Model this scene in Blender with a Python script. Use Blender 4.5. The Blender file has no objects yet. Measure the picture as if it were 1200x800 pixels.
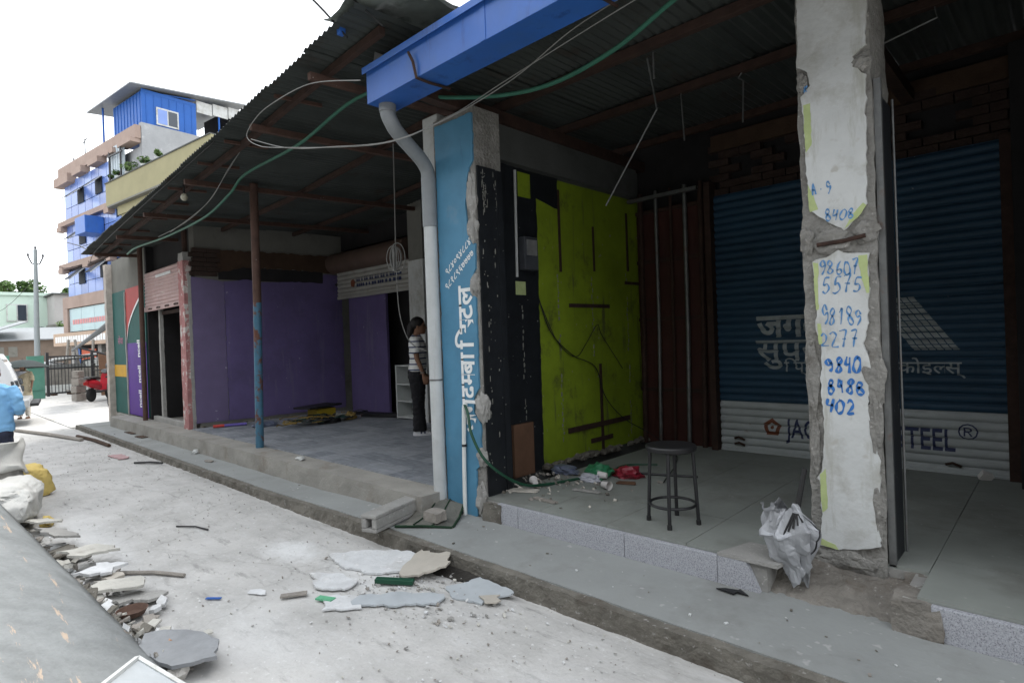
import bpy, bmesh, math, random
from mathutils import Vector, Matrix, noise
random.seed(7)
S = bpy.context.scene
COL = S.collection
R_ = math.radians

# ------------------------------------------------------------------ camera, sky, sun, exposure
cam = bpy.data.objects.new('camera', bpy.data.cameras.new('camera'))
COL.objects.link(cam)
cam.data.sensor_width = 36.0
cam.data.lens = 36.0 * 685.0 / 1200.0
cam.data.clip_start = 0.05
cam.data.clip_end = 2000
_zb = Vector((0.689, -0.725, 0.005)).normalized()
_xr = Vector((0.724, 0.688, -0.037)); _xr = (_xr - _zb * _xr.dot(_zb)).normalized()
_yu = _zb.cross(_xr)
cam.matrix_world = Matrix(((_xr.x, _yu.x, _zb.x, 0), (_xr.y, _yu.y, _zb.y, 0), (_xr.z, _yu.z, _zb.z, 1.6), (0, 0, 0, 1)))
S.camera = cam

SUN_EL, SUN_AZ = 66.0, 100.0       # degrees; azimuth measured from +X towards +Y
wld = bpy.data.worlds.new('World'); S.world = wld; wld.use_nodes = True
nt = wld.node_tree; bgn = nt.nodes['Background']
sky = nt.nodes.new('ShaderNodeTexSky'); sky.sky_type = 'NISHITA'; sky.sun_disc = False
sky.sun_elevation = R_(SUN_EL); sky.sun_rotation = R_(90 - SUN_AZ)
sky.dust_density = 4.0; sky.air_density = 1.0
tc = nt.nodes.new('ShaderNodeTexCoord')
mp = nt.nodes.new('ShaderNodeMapping'); mp.inputs['Scale'].default_value = (1, 1, 2.2)
cl = nt.nodes.new('ShaderNodeTexNoise'); cl.inputs['Scale'].default_value = 2.2; cl.inputs['Detail'].default_value = 7
cr = nt.nodes.new('ShaderNodeValToRGB')
cr.color_ramp.elements[0].position = 0.30; cr.color_ramp.elements[0].color = (0.80, 0.80, 0.80, 1)
cr.color_ramp.elements[1].position = 0.62; cr.color_ramp.elements[1].color = (0.97, 0.97, 0.97, 1)
mx = nt.nodes.new('ShaderNodeMixRGB'); mx.inputs[2].default_value = (9.3, 9.6, 10.0, 1)
nt.links.new(tc.outputs['Generated'], mp.inputs['Vector']); nt.links.new(mp.outputs['Vector'], cl.inputs['Vector'])
nt.links.new(cl.outputs['Fac'], cr.inputs['Fac']); nt.links.new(cr.outputs['Color'], mx.inputs['Fac'])
nt.links.new(sky.outputs['Color'], mx.inputs[1]); nt.links.new(mx.outputs['Color'], bgn.inputs['Color'])
bgn.inputs['Strength'].default_value = 0.1

sl = bpy.data.lights.new('sun', 'SUN'); sl.energy = 1.2; sl.angle = R_(14); sl.color = (1, 0.96, 0.9)
so = bpy.data.objects.new('sun', sl); COL.objects.link(so)
_sd = Vector((math.cos(R_(SUN_EL)) * math.cos(R_(SUN_AZ)), math.cos(R_(SUN_EL)) * math.sin(R_(SUN_AZ)), math.sin(R_(SUN_EL))))
so.rotation_euler = _sd.to_track_quat('Z', 'Y').to_euler()
so.location = (0, 0, 30)

S.view_settings.view_transform = 'Standard'; S.view_settings.look = 'None'
S.view_settings.exposure = 1.4; S.view_settings.gamma = 1
S.render.engine = 'CYCLES'
S.cycles.use_denoising = True
S.cycles.max_bounces = 7; S.cycles.diffuse_bounces = 5; S.cycles.glossy_bounces = 3
S.cycles.caustics_reflective = False; S.cycles.caustics_refractive = False
S.cycles.sample_clamp_indirect = 6

# ------------------------------------------------------------------ helpers
def ramp(nt, a, b):
    r = nt.nodes.new('ShaderNodeValToRGB'); r.color_ramp.elements[0].position = a; r.color_ramp.elements[1].position = b
    return r
def pm(name, base, var=0.18, scale=5.0, rough=0.8, bump=0.15, bscale=45.0, metal=0.0, stain=None, streak=None, aniso=(1, 1, 1), spec=0.3, fleck=None):
    """procedural material. stain/fleck = (colour, scale, threshold, width); streak = a second stain stretched by aniso"""
    m = bpy.data.materials.new(name); m.use_nodes = True
    n = m.node_tree; b = n.nodes['Principled BSDF']
    g = n.nodes.new('ShaderNodeNewGeometry')
    no = n.nodes.new('ShaderNodeTexNoise'); no.inputs['Scale'].default_value = scale; no.inputs['Detail'].default_value = 8; no.inputs['Roughness'].default_value = 0.65
    n.links.new(g.outputs['Position'], no.inputs['Vector'])
    r = ramp(n, 0.25, 0.75); n.links.new(no.outputs['Fac'], r.inputs['Fac'])
    r.color_ramp.elements[0].color = tuple(max(0, c * (1 - var)) for c in base) + (1,)
    r.color_ramp.elements[1].color = tuple(min(0.95, c * (1 + var)) for c in base) + (1,)
    col = r.outputs['Color']
    for k, st in enumerate((stain, streak, fleck)):
        if not st: continue
        sc, ss, th, wd = st
        vec = g.outputs['Position']
        if k == 1:
            mpn = n.nodes.new('ShaderNodeMapping'); mpn.inputs['Scale'].default_value = aniso
            n.links.new(vec, mpn.inputs['Vector']); vec = mpn.outputs['Vector']
        n2 = n.nodes.new('ShaderNodeTexNoise'); n2.inputs['Scale'].default_value = ss; n2.inputs['Detail'].default_value = 9 if k < 2 else 2
        n2.inputs['Roughness'].default_value = 0.7
        n.links.new(vec, n2.inputs['Vector'])
        r2 = ramp(n, th, th + wd); n.links.new(n2.outputs['Fac'], r2.inputs['Fac'])
        x = n.nodes.new('ShaderNodeMixRGB'); x.inputs[2].default_value = tuple(sc) + (1,)
        n.links.new(r2.outputs['Color'], x.inputs['Fac']); n.links.new(col, x.inputs[1]); col = x.outputs['Color']
    n.links.new(col, b.inputs['Base Color'])
    b.inputs['Roughness'].default_value = rough; b.inputs['Metallic'].default_value = metal
    b.inputs['Specular IOR Level'].default_value = spec
    if bump:
        n3 = n.nodes.new('ShaderNodeTexNoise'); n3.inputs['Scale'].default_value = bscale; n3.inputs['Detail'].default_value = 6
        n.links.new(g.outputs['Position'], n3.inputs['Vector'])
        bp = n.nodes.new('ShaderNodeBump'); bp.inputs['Strength'].default_value = bump; bp.inputs['Distance'].default_value = 0.02
        n.links.new(n3.outputs['Fac'], bp.inputs['Height']); n.links.new(bp.outputs['Normal'], b.inputs['Normal'])
    return m

def frame(t):
    t = t.normalized(); a = Vector((0, 0, 1)) if abs(t.z) < 0.9 else Vector((1, 0, 0))
    u = t.cross(a).normalized(); return u, t.cross(u).normalized()

class MB:
    def __init__(s, M=None): s.v = []; s.f = []; s.mi = []; s.M = M
    def add(s, vs, fs, mi=0):
        o = len(s.v)
        for p in vs:
            p = Vector(p); s.v.append(tuple(s.M @ p) if s.M else tuple(p))
        for f in fs: s.f.append(tuple(i + o for i in f)); s.mi.append(mi)
        return s
    def box(s, x0, x1, y0, y1, z0, z1, mi=0):
        return s.add([(x0, y0, z0), (x1, y0, z0), (x1, y1, z0), (x0, y1, z0), (x0, y0, z1), (x1, y0, z1), (x1, y1, z1), (x0, y1, z1)],
                     [(0, 3, 2, 1), (4, 5, 6, 7), (0, 1, 5, 4), (1, 2, 6, 5), (2, 3, 7, 6), (3, 0, 4, 7)], mi)
    def obox(s, c, d, rot=(0, 0, 0), mi=0):
        from mathutils import Euler
        m = Matrix.Translation(c) @ Euler(rot).to_matrix().to_4x4()
        x, y, z = d[0] / 2, d[1] / 2, d[2] / 2
        P = [m @ Vector(p) for p in [(-x, -y, -z), (x, -y, -z), (x, y, -z), (-x, y, -z), (-x, -y, z), (x, -y, z), (x, y, z), (-x, y, z)]]
        return s.add(P, [(0, 3, 2, 1), (4, 5, 6, 7), (0, 1, 5, 4), (1, 2, 6, 5), (2, 3, 7, 6), (3, 0, 4, 7)], mi)
    def tube(s, pts, r, n=8, mi=0, caps=True, sq=(1, 1)):
        pts = [Vector(p) for p in pts]; k = len(pts)
        rs = r if isinstance(r, (list, tuple)) else [r] * k
        vs = []; u = None
        for i, p in enumerate(pts):
            t = (pts[min(i + 1, k - 1)] - pts[max(i - 1, 0)]).normalized()
            if u is None: u, w = frame(t)
            else:
                u = (u - t * u.dot(t)).normalized(); w = t.cross(u)
            for j in range(n):
                a = 2 * math.pi * j / n
                vs.append(p + (u * math.cos(a) * sq[0] + w * math.sin(a) * sq[1]) * rs[i])
        fs = []
        for i in range(k - 1):
            for j in range(n):
                fs.append((i * n + j, i * n + (j + 1) % n, (i + 1) * n + (j + 1) % n, (i + 1) * n + j))
        if caps: fs.append(tuple(reversed(range(n)))); fs.append(tuple(range((k - 1) * n, k * n)))
        return s.add(vs, fs, mi)
    def bar(s, a, b, w, h, mi=0):
        a = Vector(a); b = Vector(b); t = (b - a).normalized()
        sd = t.cross(Vector((0, 0, 1)))
        if sd.length < 1e-3: sd = Vector((1, 0, 0))
        sd = sd.normalized() * (w / 2); up = sd.cross(t).normalized() * (h / 2)
        P = [a - sd - up, a + sd - up, a + sd + up, a - sd + up, b - sd - up, b + sd - up, b + sd + up, b - sd + up]
        return s.add(P, [(0, 1, 2, 3), (7, 6, 5, 4), (0, 4, 5, 1), (1, 5, 6, 2), (2, 6, 7, 3), (3, 7, 4, 0)], mi)
    def ext(s, poly, vec, mi=0):
        n = len(poly); vec = Vector(vec); A = [Vector(p) for p in poly]; B = [p + vec for p in A]
        fs = [tuple(range(n)), tuple(reversed(range(n, 2 * n)))]
        for i in range(n): fs.append((i, i + n, (i + 1) % n + n, (i + 1) % n))
        return s.add(A + B, fs, mi)
    def grid(s, fn, nu, nv, mi=0):
        vs = [fn(i / nu, j / nv) for j in range(nv + 1) for i in range(nu + 1)]
        fs = [(j * (nu + 1) + i, j * (nu + 1) + i + 1, (j + 1) * (nu + 1) + i + 1, (j + 1) * (nu + 1) + i) for j in range(nv) for i in range(nu)]
        return s.add(vs, fs, mi)
    def lathe(s, prof, c=(0, 0, 0), n=16, mi=0, axis=None):
        m = Matrix.Translation(c)
        if axis: m = m @ Vector(axis).to_track_quat('Z', 'Y').to_matrix().to_4x4()
        vs = []; k = len(prof)
        for r, z in prof:
            for j in range(n):
                a = 2 * math.pi * j / n; vs.append(m @ Vector((r * math.cos(a), r * math.sin(a), z)))
        fs = [(i * n + j, i * n + (j + 1) % n, (i + 1) * n + (j + 1) % n, (i + 1) * n + j) for i in range(k - 1) for j in range(n)]
        fs.append(tuple(reversed(range(n)))); fs.append(tuple(range((k - 1) * n, k * n)))
        return s.add(vs, fs, mi)
    def rough(s, x0, x1, y0, y1, z0, z1, seg, amp, fr=6.0, mi=0, seed=0, top=1.0):
        """box cut into a fine grid, its skin pushed about by noise"""
        def ns(a, b): return max(1, int(round((b - a) / seg)))
        nx, ny, nz = ns(x0, x1), ns(y0, y1), ns(z0, z1)
        idx = {}; vs = []
        def V(i, j, k):
            if (i, j, k) in idx: return idx[(i, j, k)]
            p = Vector((x0 + (x1 - x0) * i / nx, y0 + (y1 - y0) * j / ny, z0 + (z1 - z0) * k / nz))
            d = noise.noise_vector(p * fr + Vector((seed, 0, 0))) * amp + noise.noise_vector(p * fr * 3.1 + Vector((seed, 9, 0))) * amp * 0.5
            if k == nz: d.z *= top
            idx[(i, j, k)] = len(vs); vs.append(p + d); return len(vs) - 1
        fs = []
        for i in range(nx):
            for j in range(ny):
                fs.append((V(i, j, 0), V(i, j + 1, 0), V(i + 1, j + 1, 0), V(i + 1, j, 0)))
                fs.append((V(i, j, nz), V(i + 1, j, nz), V(i + 1, j + 1, nz), V(i, j + 1, nz)))
            for k in range(nz):
                fs.append((V(i, 0, k), V(i + 1, 0, k), V(i + 1, 0, k + 1), V(i, 0, k + 1)))
                fs.append((V(i, ny, k), V(i, ny, k + 1), V(i + 1, ny, k + 1), V(i + 1, ny, k)))
        for j in range(ny):
            for k in range(nz):
                fs.append((V(0, j, k), V(0, j, k + 1), V(0, j + 1, k + 1), V(0, j + 1, k)))
                fs.append((V(nx, j, k), V(nx, j + 1, k), V(nx, j + 1, k + 1), V(nx, j, k + 1)))
        return s.add(vs, fs, mi)
    def blob(s, c, r, n=2, amp=0.25, fr=6.0, mi=0, flat=None, seed=0):
        bm = bmesh.new(); bmesh.ops.create_icosphere(bm, subdivisions=n, radius=1)
        c = Vector(c); vs = []
        for v in bm.verts:
            q = Vector((v.co.x * r[0], v.co.y * r[1], v.co.z * r[2]))
            k = 1 + amp * (noise.noise(v.co * 1.7 + Vector((seed, seed * .3, 0))) + .6 * noise.noise(v.co * fr * .7 + Vector((0, seed, 1))))
            p = c + q * k
            if flat is not None and p.z < flat: p.z = flat
            vs.append(p)
        fs = [tuple(v.index for v in f.verts) for f in bm.faces]; bm.free()
        return s.add(vs, fs, mi)
    def mesh(s, name):
        me = bpy.data.meshes.new(name); me.from_pydata(s.v, [], s.f); me.update(); return me
    def build(s, name, mats, parent=None, smooth=False, bevel=0, **kw):
        me = s.mesh(name)
        if not isinstance(mats, (list, tuple)): mats = [mats]
        for m in mats: me.materials.append(m)
        if len(mats) > 1: me.polygons.foreach_set('material_index', s.mi)
        if smooth:
            me.polygons.foreach_set('use_smooth', [True] * len(me.polygons))
            me.set_sharp_from_angle(angle=R_(40)) if hasattr(me, 'set_sharp_from_angle') else None
        return link(name, me, parent, bevel, **kw)

def link(name, me, parent=None, bevel=0, label=None, cat=None, group=None, kind=None, loc=None):
    o = bpy.data.objects.new(name, me); COL.objects.link(o)
    if loc is not None: o.location = loc
    if parent is not None:
        o.parent = parent; o.matrix_parent_inverse = WM(parent).inverted()
    if bevel:
        b = o.modifiers.new('bevel', 'BEVEL'); b.width = bevel; b.segments = 2; b.limit_method = 'ANGLE'; b.angle_limit = R_(50)
    tag(o, label, cat, group, kind); return o
def WM(o):
    m = Matrix.LocRotScale(o.location, o.rotation_euler, o.scale)
    if o.parent: m = WM(o.parent) @ o.matrix_parent_inverse @ m
    return m
def tag(o, label=None, cat=None, group=None, kind=None):
    for k, v in (('label', label), ('category', cat), ('group', group), ('kind', kind)):
        if v: o[k] = v
    return o
def empty(name, loc, label, cat, group=None, rz=0):
    o = bpy.data.objects.new(name, None); COL.objects.link(o); o.location = loc; o.rotation_euler = (0, 0, rz)
    o.empty_display_size = 0.2
    return tag(o, label, cat, group)
def dup(o, parent=None, loc=None):
    c = o.copy(); COL.objects.link(c)
    if loc is not None: c.location = loc
    if parent is not None: c.parent = parent; c.matrix_parent_inverse = o.matrix_parent_inverse
    for ch in [x for x in COL.objects if x.parent == o]: dup(ch, c)
    return c
def catmull(P, k=6):
    P = [Vector(p) for p in P]; out = []
    for i in range(len(P) - 1):
        a = P[max(i - 1, 0)]; b = P[i]; c = P[i + 1]; d = P[min(i + 2, len(P) - 1)]
        for j in range(k):
            t = j / k
            out.append(0.5 * ((2 * b) + (c - a) * t + (2 * a - 5 * b + 4 * c - d) * t * t + (3 * b - a - 3 * c + d) * t ** 3))
    out.append(P[-1]); return out
def ragged(pts, step=0.03, amp=0.008, seed=0):
    """2-D outline -> finer outline with a torn edge"""
    out = []; n = len(pts)
    for i in range(n):
        a = Vector(pts[i]); b = Vector(pts[(i + 1) % n]); L = (b - a).length; k = max(1, int(L / step))
        for j in range(k):
            p = a.lerp(b, j / k); q = Vector((p.x * 23 + seed, p.y * 23, seed * 1.3))
            out.append((p.x + noise.noise(q) * amp * 1.6 + random.uniform(-1, 1) * amp * .5, p.y + noise.noise(q + Vector((7, 3, 1))) * amp * 1.6))
    return out

# --- lettering: built-in font glyphs turned to flat meshes, laid glyph by glyph
_gc = {}
def _textmesh(s, bold):
    c = bpy.data.curves.new('lettering', 'FONT'); c.body = s; c.size = 1; c.offset = bold; c.resolution_u = 3
    o = bpy.data.objects.new('lettering', c); COL.objects.link(o)
    bpy.context.view_layer.update()
    me = bpy.data.meshes.new_from_object(o.evaluated_get(bpy.context.evaluated_depsgraph_get()))
    vs = [v.co.copy() for v in me.vertices]; fs = [tuple(p.vertices) for p in me.polygons]
    bpy.data.objects.remove(o); bpy.data.curves.remove(c); bpy.data.meshes.remove(me)
    return vs, fs
def glyph(s, bold=0.0):
    k = (s, bold)
    if k not in _gc:
        vs, fs = _textmesh(s, bold)
        bar = max(v.x for v in _textmesh('|', 0)[0]); adv = max(v.x for v in _textmesh(s + '|', 0)[0]) - bar
        _gc[k] = (vs, fs, adv)
    return _gc[k]
def lettering(units, bold=0.0, shear=0.0):
    """units: strings, or (string, cut) for a half form with its stem cut off. returns bmesh in the xy plane, width"""
    bm = bmesh.new(); x = 0.0
    for u in units:
        cut = None
        if isinstance(u, tuple): u, cut = u
        if u == ' ': x += 0.35; continue
        vs, fs, adv = glyph(u, bold)
        b2 = bmesh.new(); vv = [b2.verts.new(v) for v in vs]
        for f in fs:
            try: b2.faces.new([vv[i] for i in f])
            except ValueError: pass
        if cut:
            bmesh.ops.bisect_plane(b2, geom=b2.verts[:] + b2.edges[:] + b2.faces[:], plane_co=(adv - cut, 0, 0), plane_no=(1, 0, 0), clear_outer=True)
            adv -= cut
        b2.verts.index_update(); b2.verts.ensure_lookup_table()
        nv = [bm.verts.new((v.co.x + x + v.co.y * shear, v.co.y, 0)) for v in b2.verts]
        for f in b2.faces:
            try: bm.faces.new([nv[v.index] for v in f.verts])
            except ValueError: pass
        b2.free(); x += adv
    return bm, x
def place_text(units, origin, right, up, height, mat, name='lettering', parent=None, width=None, bold=0.0, shear=0.0, conform=None, label=None):
    """height = size of one em"""
    bm, w = lettering(units, bold, shear)
    if not units: return None
    sx = (width / w) if width else height
    o = Vector(origin); r = Vector(right).normalized() * sx; u = Vector(up).normalized() * height
    for v in bm.verts: v.co = o + r * v.co.x + u * v.co.y
    if conform:
        zs, fn = conform
        lo = min(v.co.z for v in bm.verts); hi = max(v.co.z for v in bm.verts)
        for z in zs:
            if lo < z < hi:
                bmesh.ops.bisect_plane(bm, geom=bm.verts[:] + bm.edges[:] + bm.faces[:], plane_co=(0, 0, z), plane_no=(0, 0, 1))
        for v in bm.verts: v.co.y = fn(v.co.z) - 0.0015
    me = bpy.data.meshes.new(name); bm.to_mesh(me); bm.free(); me.materials.append(mat)
    return link(name, me, parent, label=label)
DIG = {'0': [[(.5, 1), (.15, .8), (.1, .3), (.45, 0), (.85, .2), (.9, .7), (.5, 1)]],
 '1': [[(.2, .8), (.55, 1), (.5, 0)]],
 '2': [[(.1, .8), (.45, 1), (.8, .8), (.55, .4), (.1, .03), (.95, .05)]],
 '4': [[(.3, 1), (.15, .5), (.8, .55)], [(.75, .95), (.7, 0)]],
 '5': [[(.85, 1), (.25, .97), (.2, .55), (.6, .6), (.85, .3), (.5, 0), (.1, .1)]],
 '6': [[(.75, 1), (.3, .7), (.15, .25), (.5, 0), (.85, .2), (.6, .45), (.2, .35)]],
 '7': [[(.1, .95), (.85, 1), (.55, .5), (.4, 0)], [(.3, .5), (.8, .52)]],
 '8': [[(.55, .52), (.2, .75), (.5, 1), (.8, .78), (.3, .4), (.2, .12), (.55, 0), (.85, .2), (.5, .52)]],
 '9': [[(.8, .7), (.5, 1), (.15, .75), (.4, .5), (.8, .65), (.75, .3), (.4, 0)]],
 'A': [[(0, 0), (.35, .95), (.7, .05)], [(.15, .4), (.6, .4)]],
 '.': [[(.4, .45), (.55, .45)]], 'k': [[(.2, 1), (.25, .0)], [(.7, 1), (.3, .5), (.75, .1)]]}
def handwrite(mb, text, x0, z0, w, h, y, sw=0.009):
    """strokes painted by hand on a wall facing -Y"""
    cw = w / len(text)
    for i, ch in enumerate(text):
        hk = random.uniform(.85, 1.2); dx = random.uniform(-.05, .05) * h; dz = random.uniform(-.05, .05) * h
        for st in DIG.get(ch, []):
            sl_ = random.uniform(-.12, .22); P = catmull([(x0 + cw * (i + .05 + .85 * p[0]) + dx + sl_ * (p[1] - .5) * h + random.uniform(-.06, .06) * cw, 0, z0 + dz + p[1] * h * hk - i * h * .03 + random.uniform(-.05, .05) * h) for p in st], 4)
            vs = []; n = len(P)
            for j, p in enumerate(P):
                t = (P[min(j + 1, n - 1)] - P[max(j - 1, 0)]).normalized(); q = Vector((-t.z, 0, t.x)) * sw * .5 * (1 + .45 * math.sin(j * .9 + i * 2))
                vs += [(p.x + q.x, y, p.z + q.z), (p.x - q.x, y, p.z - q.z)]
            mb.add(vs, [(2 * j, 2 * j + 1, 2 * j + 3, 2 * j + 2) for j in range(n - 1)])

# ------------------------------------------------------------------ materials
CONC = pm('concrete', (.30, .295, .28), .22, 3, .9, .35, 60, stain=((.16, .15, .135), 2.2, .56, .2), fleck=((.42, .41, .39), 30, .62, .1))
CONC_D = pm('dirty_concrete', (.155, .145, .125), .35, 7, .95, .6, 50, stain=((.09, .075, .06), 4, .52, .2), fleck=((.3, .29, .27), 24, .64, .08))
CONC_M = pm('crumbled_mortar', (.215, .20, .178), .3, 7, .95, .8, 40, stain=((.12, .10, .08), 4, .5, .2), fleck=((.34, .33, .31), 26, .63, .08))
WALK = pm('walkway_cement', (.27, .282, .276), .14, 1.6, .85, .18, 30, stain=((.18, .18, .17), 1.1, .53, .22), fleck=((.36, .36, .355), 14, .66, .08))
FLOOR_N = pm('shop_floor_cement', (.225, .24, .222), .14, 2, .6, .06, 25, stain=((.15, .15, .137), 1.3, .5, .22), fleck=((.3, .3, .28), 16, .70, .05))
GRAN = pm('speckled_granite', (.37, .38, .41), .35, 110, .55, .05, 120, fleck=((.20, .20, .225), 150, .55, .06))
TILE = [pm('grey_paver_%s' % n, c, .22, 9, .75, .2, 40, streak=((.30, .31, .33), 3, .5, .2), aniso=(1, 7, 1)) for n, c in (('a', (.20, .215, .235)), ('b', (.165, .18, .20)), ('c', (.235, .25, .27)))]
BLUE_SIGN = pm('blue_sign_paint', (.075, .215, .335), .15, 4, .55, .05, 30, stain=((.16, .25, .32), 2.4, .58, .2), streak=((.05, .13, .20), 3, .62, .15), aniso=(5, 5, .5))
WHITE_PAINT = pm('white_lettering_paint', (.72, .74, .74), .12, 20, .7, 0)
GREY_LETTER = pm('faded_grey_lettering', (.33, .365, .375), .2, 20, .7, 0)
BLACK_BOARD = pm('black_painted_board', (.012, .014, .017), .4, 6, .5, .12, 30, fleck=((.25, .25, .24), 16, .72, .03))
GREEN = pm('lime_green_paint', (.20, .28, .016), .25, 2.2, .7, .18, 25, stain=((.09, .105, .022), 2.3, .56, .12), fleck=((.24, .26, .12), 9, .70, .03), streak=((.10, .12, .035), 2.4, .58, .1), aniso=(4, 4, .4))
GREEN_B = pm('peeled_yellow_green_paint', (.40, .47, .22), .12, 20, .8, .1)
RUST = pm('rusted_steel', (.046, .026, .020), .45, 9, .85, .3, 60, stain=((.03, .02, .017), 5, .5, .2))
RUST_RED = pm('rust_red_sheet', (.052, .018, .014), .3, 4, .7, .15, 40, streak=((.05, .022, .018), 3, .5, .2), aniso=(5, 5, .5))
DSTEEL = pm('dull_steel', (.16, .165, .165), .3, 12, .5, .1, 60, metal=.6, stain=((.12, .07, .05), 6, .55, .15))
LSTEEL = pm('bright_steel', (.45, .45, .45), .25, 15, .45, .1, 60, metal=.7)
SH_BLUE = pm('blue_shutter_paint', (.022, .060, .105), .18, 3, .5, .08, 40, stain=((.014, .035, .062), 1.6, .5, .25), fleck=((.25, .28, .3), 9, .77, .02))
SH_WHITE = pm('white_shutter_paint', (.41, .44, .445), .14, 3, .5, .08, 40, stain=((.20, .13, .09), 3.2, .64, .07), streak=((.32, .33, .32), 3, .55, .2), aniso=(1, 1, 6))
NAVY = pm('navy_lettering_paint', (.03, .04, .10), .2, 20, .6, 0)
MAROON = pm('brown_emblem_paint', (.18, .06, .03), .2, 20, .6, 0)
BRICK = pm('old_brick', (.045, .029, .024), .35, 8, .95, .5, 70, stain=((.07, .065, .058), 5, .58, .1))
BRICK_D = pm('brown_lintel_wood', (.060, .036, .023), .3, 5, .9, .3, 50)
PLASTER = pm('beige_plaster', (.17, .168, .15), .16, 2, .92, .2, 40, stain=((.10, .097, .085), 1.7, .55, .2))
PLASTER_D = pm('grey_wall_plaster', (.085, .09, .087), .2, 2, .92, .2, 40, stain=((.05, .05, .047), 1.9, .52, .25))
PURPLE = pm('purple_paint', (.135, .105, .24), .14, 2, .7, .12, 20, stain=((.105, .085, .18), 1.1, .50, .2), streak=((.165, .14, .25), 2.2, .56, .1), aniso=(3, 3, .35), fleck=((.3, .28, .36), 9, .72, .03))
PURPLE_G = pm('faded_purple_paint', (.15, .12, .225), .12, 3, .7, .08, 30, fleck=((.33, .31, .38), 11, .72, .03))
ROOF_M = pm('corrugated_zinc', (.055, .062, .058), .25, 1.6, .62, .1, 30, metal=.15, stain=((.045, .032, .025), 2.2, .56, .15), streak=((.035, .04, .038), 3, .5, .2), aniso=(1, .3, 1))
GUT = pm('blue_gutter_paint', (.03, .115, .40), .12, 3, .4, .04, 30, stain=((.045, .12, .33), 2.2, .52, .2), streak=((.02, .07, .26), 2.5, .56, .12), aniso=(3, 3, .5), spec=.4)
PVC = pm('grey_pvc', (.47, .49, .49), .12, 5, .5, .05, 30, stain=((.28, .27, .24), 3.5, .57, .2), streak=((.33, .33, .31), 4, .58, .15), aniso=(4, 4, .4))
PVC_W = pm('white_pvc', (.66, .68, .66), .1, 8, .5, .04, 30, stain=((.4, .38, .34), 6, .62, .15))
PIPE_D = pm('dark_grey_pvc', (.22, .235, .245), .15, 5, .5, .05, 30)
POLE_BLUE = pm('chipped_blue_pole_paint', (.05, .135, .205), .2, 8, .5, .1, 40, stain=((.11, .045, .03), 6, .52, .05), fleck=((.6, .6, .58), 14, .74, .02))
POLE_RUST = pm('rust_brown_pole', (.075, .042, .032), .35, 9, .75, .2, 40, fleck=((.4, .38, .36), 13, .74, .03))
RESID = pm('dried_glue', (.20, .20, .18), .4, 30, .9, .2, 60)
INK_L = pm('thin_blue_marker', (.10, .24, .46), .3, 25, .7, 0)
PINK = pm('chipped_pink_plaster', (.36, .17, .165), .25, 6, .9, .3, 40, stain=((.52, .49, .46), 6, .53, .06))
PINK_SH = pm('pinkish_shutter', (.40, .27, .255), .15, 4, .6, .1, 40, streak=((.5, .42, .4), 4, .55, .15), aniso=(1, 1, 5))
PALE_SH = pm('pale_grey_shutter', (.33, .325, .30), .15, 4, .6, .1, 40, stain=((.22, .2, .17), 3, .58, .15))
BROWN_BOX = pm('brown_shutter_housing', (.095, .064, .05), .2, 5, .7, .15, 40, streak=((.10, .06, .05), 3, .5, .2), aniso=(.5, 4, 9))
DARK = pm('dark_interior_shade', (.022, .021, .022), .3, 3, .95, .1, 30)  # near-black colour that puts interior shade into walls, gap and doorway
TEAL = pm('dark_teal_paint', (.012, .085, .075), .2, 3, .7, .08, 30)
RED_P = pm('red_panel_paint', (.36, .025, .02), .15, 3, .6, .05, 30)
VIOLET = pm('violet_panel_paint', (.08, .02, .23), .15, 3, .6, .05, 30)
YEL_P = pm('yellow_stripe_paint', (.52, .29, .02), .15, 5, .6, .05, 30)
PLAST_W = pm('white_wall_plaster', (.52, .535, .53), .12, 3, .88, .2, 30, stain=((.35, .345, .315), 3.2, .49, .2), streak=((.38, .38, .345), 3.2, .54, .14), aniso=(3, 3, .5), fleck=((.42, .415, .39), 9, .64, .08))
PIL_CON = pm('chipped_pillar_concrete', (.23, .225, .21), .3, 7, .95, .9, 38, stain=((.13, .12, .105), 6, .52, .2), fleck=((.34, .33, .31), 30, .62, .08))
INK = pm('blue_marker_paint', (.035, .15, .42), .25, 25, .6, 0)
BLACK_P = pm('black_plastic', (.009, .009, .010), .3, 10, .5, .03, 40, spec=.5)
BLACK_M = pm('black_painted_steel', (.010, .010, .012), .3, 12, .5, .08, 60, spec=.5)
HOSE = pm('green_hose_rubber', (.014, .062, .036), .2, 6, .45, .02, 30)
HOSE_L = pm('pale_green_hose', (.03, .12, .08), .2, 4, .45, .02, 30)
WIRE_W = pm('white_cable', (.22, .22, .21), .15, 6, .6, 0)
WIRE_K = pm('black_cable', (.015, .015, .015), .2, 6, .6, 0)
GREY_MAT = pm('dusty_rubber_mat', (.13, .13, .115), .25, 9, .9, .4, 60, stain=((.20, .19, .165), 4, .5, .2))
MAT_EDGE = pm('green_mat_edge', (.013, .036, .018), .3, 9, .9, .4, 60)
STONE = pm('grey_brown_stone', (.27, .25, .225), .25, 7, .95, .5, 50, stain=((.16, .14, .12), 4, .54, .2))
SILVER = pm('silver_coated_cloth', (.36, .37, .39), .2, 6, .5, .12, 30, metal=.4)
def thin(name, base, rough=.3, tr=.5):
    m = pm(name, base, .12, 8, rough, .1, 30); b = m.node_tree.nodes['Principled BSDF']; b.inputs['Transmission Weight'].default_value = tr; return m
BAG_G = pm('green_plastic_bag', (.03, .17, .08), .25, 9, .35, .2, 30, spec=.5)
BAG_R = pm('red_plastic_bag', (.22, .015, .03), .25, 9, .35, .2, 30, spec=.5)
BAG_W = pm('pale_plastic_film', (.42, .43, .48), .15, 9, .35, .2, 30, spec=.5)
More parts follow.
